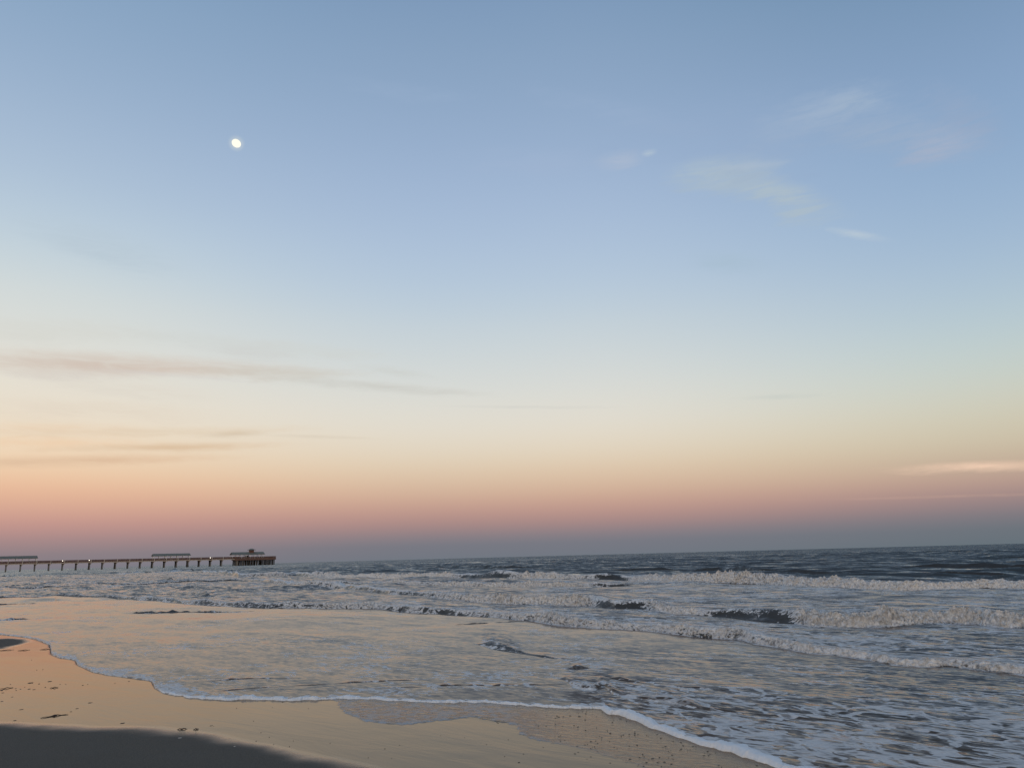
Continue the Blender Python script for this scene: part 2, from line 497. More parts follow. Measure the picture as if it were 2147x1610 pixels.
# columns by bearing, dense where the picture looks, coarser to the sides
NCD = 1900
azs = np.concatenate([np.radians(np.linspace(-78, -39, 90, endpoint=False)), np.radians(np.linspace(-39, 39, NCD)),
                      np.radians(np.linspace(39, 78, 91)[1:])])
NC = len(azs)
sh = track([(p[0], p[1]) for p in SHORE])
rs = np.interp(azs, sh[:, 0], sh[:, 1])
jit = azs * rs  # arc position for along-shore noise
# softened lobes
rs = rs + 0.010 * rs * fbm(azs * 60, azs * 0 + 2.2, oct=4, gain=0.55) * 0.5

lines = []
for name, W in WAVES.items():
    t = track(W['p'])
    r0 = np.interp(azs, t[:, 0], t[:, 1])
    H = np.interp(azs, t[:, 0], t[:, 2], left=t[0, 2] if t[0, 2] else 0, right=t[-1, 2] if t[-1, 2] else 0)
    # pixel height -> metres at that distance
    H = H * (r0 * np.cos(azs)) / 1640.0 * (0.62 if name.startswith('N') else 0.86)
    Fm = np.interp(azs, t[:, 0], t[:, 3])
    s = azs * r0
    ref = W['ref']
    r0 = r0 + ref * (0.55 * fbm(s / (ref * 9), s * 0 + len(lines) * 7.7, oct=3) + 0.28 * fbm(s / (ref * 1.6), s * 0 + len(lines) * 3.1, oct=3))
    Fm = np.clip(Fm * (0.62 if name == 'W1' else 0.95) + (Fm > 0.08) * (Fm < 1.01) * (0.22 if name == 'W1' else 0.28) * fbm(s / (ref * 16), s * 0 + len(lines) * 4.9 + 9, oct=3, gain=0.6), 0, 1.05)
    if name == 'W1': Fm = Fm + 0.35 * sst(0.24, 0.34, azs)
    H = H * (0.72 if name == 'W1' else 1.0) * (1 + 0.48 * fbm(s / (ref * 6), s * 0 + len(lines) * 1.9 + 40, oct=3))
    if name.startswith('N'):
        H = H * np.clip(0.75 + 1.1 * fbm(s / (ref * 7) + 3, s * 0 + len(lines) * 5.3, oct=2), 0.05, 1.5)
    H = np.maximum(H, 0)
    slope = np.gradient(r0, azs) / r0
    slope = np.convolve(np.pad(slope, 20, mode='edge'), np.ones(41) / 41, mode='valid')
    cosn = 1 / np.sqrt(1 + slope ** 2)
    wt = np.convolve(np.pad((H > 0.003).astype(float), 30, mode='edge'), np.hanning(61) / np.hanning(61).sum(), mode='valid')
    lines.append(dict(wt=wt, bore=name.startswith('N'), name=name, r=r0, H=H, F=Fm, c=cosn, ref=ref, wb=W['wb']))

# rows: spacing grows with distance, tight at every steep front
rfine = np.concatenate([np.linspace(0, 1, 1500), np.linspace(1, 3, 600)[1:]])
ROWS = 1400
RMAX = 40000.0
Rg = np.empty((NC, ROWS))
for i in range(NC):
    a = rs[i] - 0.10
    g = np.concatenate([np.arange(a, max(60, a + 1), 0.02), np.arange(max(60, a + 1), 270, 0.05), np.geomspace(270.1, RMAX, 900)])
    dr = np.minimum(np.maximum(0.4 * g * g / 1300, 0.010), 1.6)
    dr = np.where(g > 260, 1.6 + (g - 260) * 0.03, dr)
    den = 1 / dr
    den = den + 70 * np.exp(-((g - rs[i]) / 0.10) ** 2)
    for L in lines:
        h = L['H'][i]
        wd = max(0.95 * h, 0.08) / max(L['c'][i], 0.4)
        rc = max(L['r'][i], rs[i] + 0.5)
        nrow = 38.0 if L['name'][0] == 'W' else 15.0
        k = nrow / (wd * 2.8)
        den = den + k * np.exp(-((g - rc - wd * 0.7) / (wd * 1.6)) ** 2)
    cum = np.concatenate([[0], np.cumsum(0.5 * (den[1:] + den[:-1]) * np.diff(g))])
    Rg[i] = np.interp(np.linspace(0, cum[-1], ROWS), cum, g)
# keep neighbouring columns aligned
ker = np.ones(5) / 5
SA, CA = np.sin(azs)[:, None], np.cos(azs)[:, None]
GX, GY = Rg * SA, Rg * CA
D_SH = Rg - rs[:, None]

# open-water chop: sum of travelling sines with a spread round the direction the swell runs (towards the beach)
Zw = np.zeros_like(Rg)
DX = np.zeros_like(Rg)
DY = np.zeros_like(Rg)
rW3 = lines[3]['r'][:, None]
off = sst(-4, 14, Rg - rW3)
warp = 1.6 * pn(GX / 19, GY / 19, seed=5)
spacing = np.maximum(np.gradient(Rg, axis=1), 1e-3)
base_dir = math.atan2(-0.69, -0.72)
for k in range(46):
    lam = 1.6 * (11.0 / 1.6) ** rng.random()
    th = base_dir + rng.normal() * 0.55
    kx, ky = math.cos(th) * 2 * math.pi / lam, math.sin(th) * 2 * math.pi / lam
    amp = 0.0042 * lam ** 1.0
    ph = rng.random() * 6.28
    p = kx * GX + ky * GY + ph + warp * (2.0 / math.sqrt(lam)) * 1.4
    vis = sst(3.0, 1.2, 0 * spacing + 1) if False else 1 - sst(0.28, 0.5, spacing / lam)
    Zw += amp * np.cos(p) * vis
    DX -= math.cos(th) * amp * 0.9 * np.sin(p) * vis
    DY -= math.sin(th) * amp * 0.9 * np.sin(p) * vis
grp = 0.65 + 0.5 * fbm(GX / 23, GY / 23, oct=2, seed=9)
amp_off = off * np.clip(grp, 0.2, 1.5)
# inner zone: small ripples only
inn = (1 - off)
ampin = inn * sst(0.0, 1.2, D_SH) * (0.12 + 0.25 * sst(2, 14, D_SH) + 1.1 * sst(38, 60, Rg))
Zw_s = Zw * (amp_off + ampin * 0.5)
DXs = DX * amp_off
DYs = DY * amp_off
Z0 = Zw_s
# little wavelets of the swash, 10-40 cm long, stretched along the shore
ca, sa = math.cos(R(-42)), math.sin(R(-42))
ax = GX * ca + GY * sa
ay = -GX * sa + GY * ca
near = (Rg < 60)
wl = np.zeros_like(Rg)
m_ = near
wl[m_] = 0.5 * fbm(ax[m_] / 0.75, ay[m_] / 0.30, oct=3, gain=0.55, seed=21) + 0.5 * fbm(ax[m_] / 2.6 + 9, ay[m_] / 0.9, oct=2, seed=25)
calm = fbm(GX / 5.0, GY / 5.0, oct=2, seed=31)
rough_right = sst(-1.5, 2.5, GX) * sst(13, 7, Rg)
Z0 = Z0 + wl * (0.0045 + 0.006 * sst(-0.2, 0.8, calm) + 0.017 * rough_right + 0.012 * sst(-1.0, 3.0, Rg - lines[0]['r'][:, None]) * (1 - off)) * sst(0.05, 0.6, D_SH)

# waves with steep shoreward fronts
WH = np.zeros_like(Rg)      # white water
FO = np.zeros_like(Rg)      # lace foam coverage
hsum = np.zeros_like(Rg)
FACE = np.zeros_like(Rg)    # clear, unbroken wave faces
RO = np.zeros_like(Rg)      # roughness of the surface (choppy patches)
push = np.zeros_like(Rg)
for L in lines:
    H = L['H'][:, None]; F = L['F'][:, None]
    d = (Rg - L['r'][:, None]) * L['c'][:, None]
    ref = L['ref']
    bore = L['bore']
    wf = (3.0 if bore else (2.1 - 0.95 * sst(0.1, 0.6, F))) * np.maximum(H, 0.01)
    t = np.clip(d / wf, 0, 1)
    up = t ** 0.75 * (1 - F) * 0 + (t * t * (3 - 2 * t)) ** 0.75
    back = np.exp(-np.maximum(d - wf, 0) / (L['wb'] * np.maximum(H, 0.01)))
    back = np.where(d > wf, 0.15 * np.exp(-np.maximum(d - wf, 0) / (12 * np.maximum(H, 0.01))) + 0.85 * back, 1)
    hh = H * np.where(d < 0, 0, up) * back
    trough = -0.10 * H * np.exp(-(d / (1.6 * np.maximum(H, 0.01))) ** 2) * (d < 0)
    hsum = np.maximum(hsum, hh)
    Z0 = Z0 + trough
    # turbulent white water rides on front and crest
    zone = sst(-0.15, 0.15, d / np.maximum(H, 0.01)) * sst(6.0, 1.2, d / np.maximum(H, 0.01)) * (H > 0.012)
    RO = np.maximum(RO, sst(-0.5, 0.5, d / np.maximum(H, 0.01)) * np.exp(-np.maximum(d, 0) / (9 * ref + 0.3)) * sst(0.3 * ref, 0.8 * ref, H + 0.25 * ref) * (H > 0.004) * (1.0 if F.max() > 0.12 else 0.5))
    if bore:
        hn = np.maximum(H, 0.01)
        sc_ = np.exp(-((d - 0.5 * hn) / (0.75 * hn)) ** 2) * sst(0.008, 0.03, H)
        mk_ = sc_ > 0.01
        nb = fbm(GX[mk_] / (ref * 1.2), GY[mk_] / (ref * 1.2), oct=3, seed=81)
        WH[mk_] = np.maximum(WH[mk_], np.clip(sc_[mk_] * (np.broadcast_to(F, Rg.shape)[mk_] * 1.3 + 0.35 * nb), 0, 1))
        hsum[mk_] += sc_[mk_] * 0.10 * np.broadcast_to(H, Rg.shape)[mk_] * nb
        FO = np.maximum(FO, 0.5 * np.exp(-np.maximum(d, 0) / (6 * ref + .2)) * (d > -0.02) * sst(0.1, 0.6, F) * sst(0.01, 0.04, H))
        continue
    FACE = np.maximum(FACE, sst(-3.0, 0.3, d / np.maximum(H, 0.01)) * sst(3.2, 0.9, d / np.maximum(H, 0.01)) * sst(0.62, 0.12, F) * sst(0.08, 0.2, H) * (0 if L['name'] == 'W1' else 1))
    msk = (zone > 0.01) & (F > 0.03)
    if msk.any():
        xx, yy, zz = GX[msk], GY[msk], hh[msk] * 1.2
        q = ref * 0.40
        n1 = 2.6 * np.abs(fbm(xx / q, yy / q, zz / q, oct=4, gain=0.58, seed=41)) - 0.74
        n2 = fbm(xx / (q * 3), yy / (q * 3), zz / (q * 3), oct=2, seed=47)
        Fb = np.broadcast_to(F, Rg.shape)[msk]
        Hb = np.broadcast_to(H, Rg.shape)[msk]
        amp = zone[msk] * sst(0.30, 0.85, Fb) * Hb
        hs = hsum[msk] + amp * (0.13 * n1 + 0.38 * n2 - 0.03)
        hsum[msk] = np.maximum(hs, -0.01)
        push[msk] += amp * (0.21 * n1 + 0.25 * n2) * sst(3.2, 0.5, (d / np.maximum(H, 0.01))[msk])
        dh = (d / np.maximum(H, 0.01))[msk]
        cov = zone[msk] * (Fb * 1.2 + 0.34 * n2 + 0.30 * n1 - 0.18 + 0.75 * (sst(0.35, 1.25, dh) - 0.5) * (1 - sst(0.55, 0.95, Fb))) * (0.74 if L['name'] == 'W1' else 1.0)  # less white in hollows between lumps: thin foam plus painted shade
        WH[msk] = np.maximum(WH[msk], np.clip(cov, 0, 1))
    # crest fringe on unbroken faces
    fr = np.exp(-((d - wf) / (0.35 * np.maximum(H, 0.01))) ** 2) * sst(0.1, 0.2, H) * (0.45 + 0.5 * pn(GX / (ref * .8), GY / (ref * .8), seed=77))
    WH = np.maximum(WH, np.clip(fr, 0, 0.75) * (ref > .25) * (F[:, :] > 0.02))
    # trailing foam
    tail = np.exp(-np.maximum(d, 0) / (11 * ref + 0.6)) * (d > -0.05) * sst(0.1, 0.6, F) * sst(0, 0.4 * ref, H)
    FO = np.maximum(FO, (0.62 + 0.16 * fbm(GX / 1.2, GY / 1.2, oct=2, seed=90)) * tail)
Z0 = Z0 + hsum

# background foam coverage between the bars
W1r, W2r, W3r = (lines[i]['r'][:, None] for i in (0, 1, 3))
azg = azs[:, None] + 0 * Rg
b12 = sst(-0.2, 0.3, Rg - W1r) * sst(0.5, -1.5, Rg - W3r)
FO = np.maximum(FO, b12 * (0.15 + 0.14 * sst(-0.1, 0.3, azg) + 0.24 * fbm(GX / 3.5, GY / 3.5, oct=3, seed=51) + 0.05 * sst(0.0, 0.5, azg)))
left_far = sst(-0.12, -0.42, azg) * sst(W1r + 2, W1r + 20, Rg) * sst(330, 120, Rg)
FO = np.maximum(FO, left_far * (0.24 + 0.24 * fbm(GX / 9, GY / 9, oct=3, seed=53)))
sw = sst(0.3, -0.6, Rg - W1r)
rightness = sst(-0.06, 0.42, azg)
nearr = sst(11.5, 8.0, Rg)
FO = np.maximum(FO, sw * (0.13 + 0.16 * fbm(GX / 2.2, GY / 2.2, oct=3, seed=57) + 0.37 * rightness * nearr))
N3r = [L for L in lines if L['name'] == 'N3'][0]['r'][:, None]
RO = np.maximum(RO, off)
RO = np.maximum(RO, (0.80 + 0.25 * sst(0.0, -0.4, azg)) * b12)
RO = np.maximum(RO, 1.2 * left_far)
RO = np.maximum(RO, sw * (0.16 + 0.14 * np.clip(calm, 0, 1)))
RO = np.maximum(RO, sw * sst(0.02, 0.12, azg) * sst(3.2, -0.5, Rg - N3r) * 0.75)
RO = np.maximum(RO, sw * sst(0.10, 0.5, azg) * 0.55)
RO = RO * sst(-0.02, 0.25, D_SH)
# foamy margin along the edge of the swash, wider to the left
mw = np.interp(azs, np.radians([-78, -33, -31, -27, -24.5, -22.8, -21, -17, 0, 5, 6, 20, 78]), [.4, .35, .6, 0.9, .5, 1.2, .25, .14, .10, .10, .30, .5, .5])[:, None]
mw = mw * (1 + 0.5 * fbm(azs * 45, azs * 0 + 8, oct=3))[:, None]
edge = np.exp(-(np.maximum(D_SH, 0) / mw) ** 2)
FO = np.maximum(FO, edge * 0.80)
FO = np.maximum(FO, 1.1 * (Rg < 40) * np.exp(-(np.maximum(D_SH, 0) / (0.30 * mw)) ** 2))
FO = FO * (1 - FACE * np.clip(0.62 + 0.75 * fbm(GX / 0.45, GY / 0.45, oct=4, gain=0.6, seed=97), 0, 0.95))
# lip of the water at the beach
lip = 0.016 + 0.012 * sst(0.03, 0.12, azg)
Z0 = Z0 + lip * sst(0.0, 0.05, D_SH) - 0.03 * sst(0.02, -0.06, D_SH)
Z0 = Z0 * 1.0
DX2 = DXs - push * SA
DY2 = DYs - push * CA
P = np.stack([GX + DX2, GY + DY2, Z0], axis=-1)
me = grid_mesh('sea_water', P, dict(foam=np.clip(FO, 0, 1.2), white=WH, off=off, dsh=np.clip(D_SH, 0, 50), dist=Rg, rough=np.clip(RO, 0, 1.2)))

mt, s = new_mat('sea_water')
geo = s.n('ShaderNodeTexCoord').outputs['Object']


def att(s, name):
    a = s.n('ShaderNodeAttribute')
    a.attribute_name = name
    return a.outputs['Fac']


foam, white, offA, dshA, distA, roA = (att(s, k) for k in ('foam', 'white', 'off', 'dsh', 'dist', 'rough'))
rot = s.mapping(geo, (1, 1, 1), (0, 0, R(48)))
st = s.mapping(rot, (0.55, 1.0, 1.0))
dn = s.noise(geo, 1.1, 3, 0.5)
warpv = s.n('ShaderNodeVectorMath', operation='ADD')
s.l(st, warpv.inputs[0])
nv = s.n('ShaderNodeTexNoise')
s.l(st, nv.inputs['Vector']); nv.inputs['Scale'].default_value = 2.2; nv.inputs['Detail'].default_value = 4
vs = s.n('ShaderNodeVectorMath', operation='SCALE')
s.l(nv.outputs['Color'], vs.inputs[0]); vs.inputs['Scale'].default_value = 0.9
s.l(vs.outputs[0], warpv.inputs[1])
vo = s.n('ShaderNodeTexVoronoi', feature='DISTANCE_TO_EDGE')
s.l(warpv.outputs[0], vo.inputs['Vector']); vo.inputs['Scale'].default_value = 2.6
vo2 = s.n('ShaderNodeTexVoronoi', feature='DISTANCE_TO_EDGE')
s.l(warpv.outputs[0], vo2.inputs['Vector']); vo2.inputs['Scale'].default_value = 7.0
lace = s.m('SUBTRACT', 1.0, s.rng(vo.outputs[0], 0.0, 0.28))
lace2 = s.m('SUBTRACT', 1.0, s.rng(vo2.outputs[0], 0.0, 0.30))
big = s.noise(st, 0.9, 6, 0.62, 0.5)
fine = s.noise(st, 9.0, 5, 0.65, 0.3)
nearf = s.rng(distA, 22, 9)
pat = s.m('ADD', s.m('MULTIPLY', lace, s.mixf(nearf, 0.34, 0.52)), s.m('MULTIPLY', lace2, 0.25))
pat = s.m('ADD', pat, s.m('MULTIPLY', s.rng(big, 0.25, 0.75), s.mixf(nearf, 0.36, 0.26)))
pat = s.m('ADD', pat, s.m('MULTIPLY', fine, 0.22))
th = s.m('SUBTRACT', 1.05, foam)
fmask = s.rng(s.m('SUBTRACT', pat, th), -0.05, 0.10)
wn = s.noise(geo, 11.0, 6, 0.68, 0.3)
wmask = s.rng(s.m('ADD', white, s.m('MULTIPLY', s.m('SUBTRACT', wn, 0.5), 0.9)), 0.22, 0.55)
web = s.m('SUBTRACT', 1.0, s.rng(vo.outputs[0], 0.015, 0.12))
web2 = s.m('SUBTRACT', 1.0, s.rng(vo2.outputs[0], 0.02, 0.16))
wz = s.m('MULTIPLY', s.rng(foam, 0.12, 0.42), s.rng(s.noise(st, 1.7, 5, 0.6, 0.4), 0.40, 0.58))
webm = s.m('MULTIPLY', s.m('MAXIMUM', web, s.m('MULTIPLY', web2, 0.55)), s.m('MULTIPLY', wz, s.m('MULTIPLY', nearf, 0.9)))
thick = s.rng(s.m('ADD', s.m('MULTIPLY', fine, 0.6), s.m('MULTIPLY', lace2, 0.4)), 0.30, 0.75, 0.35, 0.95)
fm = s.m('MAXIMUM', s.m('MAXIMUM', s.m('MULTIPLY', fmask, thick), webm), wmask)

# ripples: slopes of the small waves, given straight to the normal so that they survive at grazing distance
SD = (-0.42, -0.907, 0.0)       # the way the seas run, towards the beach
ST = (-0.907, 0.42, 0.0)


def slope_noise(scale, stretch, detail, seed):
    nd = s.n('ShaderNodeTexNoise')
    s.l(s.mapping(rot, (stretch, 1.0, 1.0), (0, 0, 0), (seed, seed * 1.7, 0)), nd.inputs['Vector'])
    nd.inputs['Scale'].default_value = scale
    nd.inputs['Detail'].default_value = detail
    nd.inputs['Roughness'].default_value = 0.6
    nd.inputs['Distortion'].default_value = 0.3
    sp = s.n('ShaderNodeSeparateColor')
    s.l(nd.outputs['Color'], sp.inputs[0])
    return s.m('SUBTRACT', sp.outputs[0], 0.5), s.m('SUBTRACT', sp.outputs[1], 0.5)


a1, c1 = slope_noise(13.0, 0.45, 5, 3.1)
a2, c2 = slope_noise(2.6, 0.40, 4, 7.7)
a3, c3 = slope_noise(0.45, 0.35, 5, 1.3)
a4, c4 = slope_noise(0.05, 0.35, 4, 5.3)
nearf = s.rng(distA, 30, 8)
sl = s.m('ADD', s.m('MULTIPLY', a1, s.mixf(nearf, 0.5, 1.7)), s.m('MULTIPLY', a2, 1.0))
sl = s.m('ADD', sl, s.m('MULTIPLY', a3, s.mixf(offA, 0.3, 1.3)))
sl = s.m('ADD', sl, s.m('MULTIPLY', a4, s.mixf(s.rng(distA, 60, 300), 0.0, 0.9)))
st_ = s.m('ADD', s.m('MULTIPLY', c1, 0.5), s.m('MULTIPLY', c2, 0.5))
bias = s.m('ADD', s.m('MULTIPLY', offA, 0.16), s.m('ADD', s.m('MULTIPLY', roA, 0.12), 0.048))
sl = s.m('ADD', s.m('MULTIPLY', sl, s.m('ADD', s.m('MULTIPLY', roA, 0.95), 0.05)), bias)
st_ = s.m('MULTIPLY', st_, roA)
v1 = s.n('ShaderNodeVectorMath', operation='SCALE'); v1.inputs[0].default_value = SD; s.l(sl, v1.inputs['Scale'])
v2 = s.n('ShaderNodeVectorMath', operation='SCALE'); v2.inputs[0].default_value = ST; s.l(st_, v2.inputs['Scale'])
va = s.n('ShaderNodeVectorMath', operation='ADD'); s.l(v1.outputs[0], va.inputs[0]); s.l(v2.outputs[0], va.inputs[1])
gn = s.n('ShaderNodeNewGeometry')
vb = s.n('ShaderNodeVectorMath', operation='ADD'); s.l(gn.outputs['Normal'], vb.inputs[0]); s.l(va.outputs[0], vb.inputs[1])
vn = s.n('ShaderNodeVectorMath', operation='NORMALIZE'); s.l(vb.outputs[0], vn.inputs[0])
wb_ = s.n('ShaderNodeBsdfPrincipled')
wcol = s.mix(s.rng(dshA, 0.0, 5.0), (0.085, 0.060, 0.040, 1), (0.052, 0.051, 0.047, 1))
wcol = s.mix(offA, wcol, (0.040, 0.040, 0.037, 1))
s.put(wb_.inputs['Base Color'], wcol)
s.put(wb_.inputs['Roughness'], s.mixf(s.rng(distA, 20, 400), 0.14, 0.22))
wb_.inputs['IOR'].default_value = 1.30
wb_.inputs['Specular IOR Level'].default_value = 0.0
s.l(vn.outputs[0], wb_.inputs['Normal'])
wg = s.n('ShaderNodeBsdfGlossy')
s.put(wg.inputs['Color'], s.mix(offA, (0.89, 0.815, 0.785, 1), (0.96, 0.955, 0.94, 1)))
s.put(wg.inputs['Roughness'], s.mixf(s.rng(distA, 20, 400), 0.14, 0.22))
s.l(vn.outputs[0], wg.inputs['Normal'])
wf_ = s.n('ShaderNodeFresnel'); wf_.inputs['IOR'].default_value = 1.325
s.l(vn.outputs[0], wf_.inputs['Normal'])
wm_ = s.n('ShaderNodeMixShader')
s.l(wf_.outputs[0], wm_.inputs[0]); s.l(wb_.outputs[0], wm_.inputs[1]); s.l(wg.outputs[0], wm_.inputs[2])
fbump = s.n('ShaderNodeBump')
fbump.inputs['Strength'].default_value = 0.8
fbump.inputs['Distance'].default_value = 0.04
s.l(s.noise(geo, 26.0, 5, 0.7), fbump.inputs['Height'])
fb = s.n('ShaderNodeBsdfPrincipled')
s.put(fb.inputs['Base Color'], s.mix(wmask, (0.66, 0.66, 0.66, 1), s.mix(s.rng(wn, 0.32, 0.66), (0.40, 0.39, 0.375, 1), (0.80, 0.79, 0.775, 1))))
fb.inputs['Roughness'].default_value = 0.7
fb.inputs['Specular IOR Level'].default_value = 0.25
s.l(fbump.outputs[0], fb.inputs['Normal'])
mx = s.n('ShaderNodeMixShader')
s.l(fm, mx.inputs[0]); s.l(wm_.outputs[0], mx.inputs[1]); s.l(fb.outputs[0], mx.inputs[2])
out = s.n('ShaderNodeOutputMaterial')
s.l(mx.outputs[0], out.inputs[0])
sea = mesh_obj('sea_water', me, mt)
props(sea, kind='structure')

# ------------------------------------------------------------------ beach sand
DULL = [(-900, 1500), (-300, 1512), (0, 1518), (65, 1520), (180, 1526), (300, 1529.5), (340, 1531), (407, 1536.6), (460, 1544), (514, 1557), (567, 1569),
        (620, 1581), (674, 1592), (760, 1610), (900, 1650), (1200, 1740), (1800, 1900), (3000, 2300)]
dl = track(DULL)
sa_az = np.concatenate([np.linspace(-math.pi, R(-42), 60, endpoint=False), np.linspace(R(-42), R(42), 700), np.linspace(R(42), math.pi, 60, endpoint=False)[1:]])
sr = np.concatenate([[0.02, 1, 2, 3], np.linspace(4, 5, 20), 1 / np.linspace(1 / 5.01, 1 / 45, 900), np.geomspace(46, 900, 40)])
SR, SZ = np.meshgrid(sr, sa_az)
SX, SY = SR * np.sin(SZ), SR * np.cos(SZ)
rsh = np.interp(sa_az, azs, rs, left=900, right=3.2)[:, None]
back = (np.abs(sa_az) > R(78))[:, None]
rsh = np.where(back, 1e6, rsh)
z = -0.004 * 0 + 0.0 * SR
z = z - np.clip((SR - rsh - 0.02) * 0.10, 0, 3.0)
z = z + 0.0035 * fbm(SX / 1.7, SY / 1.7, oct=3, seed=3) * sst(0.0, -1.5, SR - rsh) * 0.6
z = np.where(back, z + sst(8, 60, SR) * 2.5, z)
rd = np.interp(sa_az, dl[:, 0], dl[:, 1])[:, None]
nz = fbm(SX / 0.7, SY / 0.7, oct=3, seed=5)
sw_ = 0.10 + 0.012 * SR
wet = sst(-1.4, 1.0, (SR - rd) / (0.24 + 0.05 * nz) + 0.5 * nz)
# a second dull patch far left, against the water
pa, pr = polar(-60, 1349)
pa2, pr2 = polar(58, 1350)
rn_, rf_ = polar(0, 1361)[1], polar(0, 1337)[1]
uu = (SZ - pa) / (pa2 - pa)
vv = (SR - (rn_ + rf_) / 2) / ((rf_ - rn_) / 2)
dd = np.sqrt(uu ** 2 + vv ** 2)
wet = np.minimum(wet, sst(0.85, 1.08, dd + 0.1 * nz))
wet = np.where(back, 0, wet)
# thin film with froth left by the last wave
FILM = [(690, 1463), (706, 1468), (712, 1482), (725, 1494), (768, 1512), (812, 1517), (850, 1519), (905, 1512), (950, 1508), (985, 1502), (1040, 1512), (1085, 1520),
        (1090, 1538), (1130, 1552), (1190, 1562), (1260, 1580), (1330, 1600), (1420, 1640), (1700, 1720), (2200, 1900)]
fl = track(FILM)
rfi = np.interp(sa_az, fl[:, 0], fl[:, 1], left=1e5, right=4)[:, None]
rfi = rfi + 0.05 * fbm(sa_az * 140, sa_az * 0, oct=3, gain=.6)[:, None]
film_d = SR - rfi
film = sst(-0.02, 0.02, film_d) * (film_d > -1)
strong = sst(R(4.0), R(-2.0), SZ)
z = z + 0.006 * film * sst(0, 0.06, film_d) * strong * (SR < rsh)
SP = np.stack([SX, SY, z], axis=-1)
me = grid_mesh('beach_sand', SP, dict(wet=wet, film=film, filmd=np.clip(film_d, -1, 5), strong=strong + 0 * SR))
mt, s = new_mat('beach_sand')
geo = s.n('ShaderNodeTexCoord').outputs['Object']
wetA, filmA, fdA, stA = (att(s, k) for k in ('wet', 'film', 'filmd', 'strong'))
rot = s.mapping(geo, (1, 1, 1), (0, 0, R(40)))
g1 = s.noise(geo, 260, 3, 0.6)
g2 = s.noise(geo, 3.0, 5, 0.6)
g3 = s.noise(s.mapping(rot, (0.25, 1, 1)), 2.0, 5, 0.6, 0.4)
g0 = s.noise(geo, 90, 4, 0.75)
dry = s.mix(s.rng(g0, 0.3, 0.7), (0.060, 0.052, 0.042, 1), (0.134, 0.117, 0.095, 1))
dry = s.mix(s.rng(g2, 0.3, 0.7, 0, 0.35), dry, (0.105, 0.096, 0.082, 1))
wetc = s.mix(g3, (0.12, 0.083, 0.052, 1), (0.155, 0.108, 0.070, 1))
bc = s.mix(wetA, dry, wetc)
# froth speckle in the film
vo = s.n('ShaderNodeTexVoronoi', feature='F1')
s.l(s.mapping(rot, (0.6, 1.0, 1)), vo.inputs['Vector']); vo.inputs['Scale'].default_value = 17
fz = s.noise(rot, 5, 5, 0.65, 0.4)
lacy = s.rng(s.m('ADD', s.m('MULTIPLY', vo.outputs[0], 0.55), s.m('MULTIPLY', fz, 0.9)), 0.62, 0.85)
rim = s.rng(fdA, 0.22, 0.0, 0.0, 1.0)
fro = s.m('MULTIPLY', filmA, s.m('MULTIPLY', s.m('MAXIMUM', s.m('MULTIPLY', s.m('MULTIPLY', lacy, 0.55), s.m('ADD', 0.15, s.m('MULTIPLY', stA, 0.85))), s.m('MULTIPLY', rim, s.rng(fz, 0.35, 0.6))), s.m('ADD', 0.25, s.m('MULTIPLY', stA, 0.75))))
p = s.n('ShaderNodeBsdfPrincipled')
s.put(p.inputs['Base Color'], s.mix(fro, bc, (0.42, 0.43, 0.44, 1)))
rg = s.mixf(s.m('POWER', wetA, 0.6), 0.85, s.rng(g3, 0.2, 0.8, 0.07, 0.15))
s.put(p.inputs['Roughness'], s.m('MAXIMUM', rg, s.m('MULTIPLY', fro, 0.7)))

s.put(p.inputs['Specular IOR Level'], s.mixf(wetA, 0.12, 0.0))
fh = s.m('MULTIPLY', s.m('MULTIPLY', s.rng(s.noise(s.mapping(rot, (0.45, 1.0, 1)), 14, 4, 0.6, 0.3), 0.3, 0.7), s.mixf(stA, 0.0035, 0.008)), filmA)
gh = s.m('ADD', s.m('MULTIPLY', g1, s.mixf(wetA, 0.0025, 0.00003)), s.m('MULTIPLY', s.noise(geo, 22, 4, 0.7), s.mixf(wetA, 0.012, 0.0)))
wh = s.m('MULTIPLY', g3, 0.010)
hh = s.m('ADD', s.m('ADD', fh, gh), wh)
bump = s.n('ShaderNodeBump')
bump.inputs['Strength'].default_value = 0.8
bump.inputs['Distance'].default_value = 1.0
s.l(hh, bump.inputs['Height'])
s.l(bump.outputs[0], p.inputs['Normal'])
gl = s.n('ShaderNodeBsdfGlossy')
gl.inputs['Color'].default_value = (0.91, 0.79, 0.69, 1)
s.put(gl.inputs['Roughness'], s.m('MAXIMUM', s.rng(g3, 0.2, 0.8, 0.06, 0.14), s.m('MULTIPLY', fro, 0.5)))
s.l(bump.outputs[0], gl.inputs['Normal'])
fz_ = s.n('ShaderNodeFresnel'); fz_.inputs['IOR'].default_value = 1.32
s.l(bump.outputs[0], fz_.inputs['Normal'])
mg = s.n('ShaderNodeMixShader')
s.l(s.m('MULTIPLY', s.m('MULTIPLY', fz_.outputs[0], s.m('POWER', wetA, 1.6)), s.m('SUBTRACT', 1.0, s.m('MULTIPLY', fro, 0.8))), mg.inputs[0])
s.l(p.outputs[0], mg.inputs[1]); s.l(gl.outputs[0], mg.inputs[2])
out = s.n('ShaderNodeOutputMaterial')
s.l(mg.outputs[0], out.inputs[0])
sand = mesh_obj('beach_sand', me, mt)
props(sand, kind='structure')

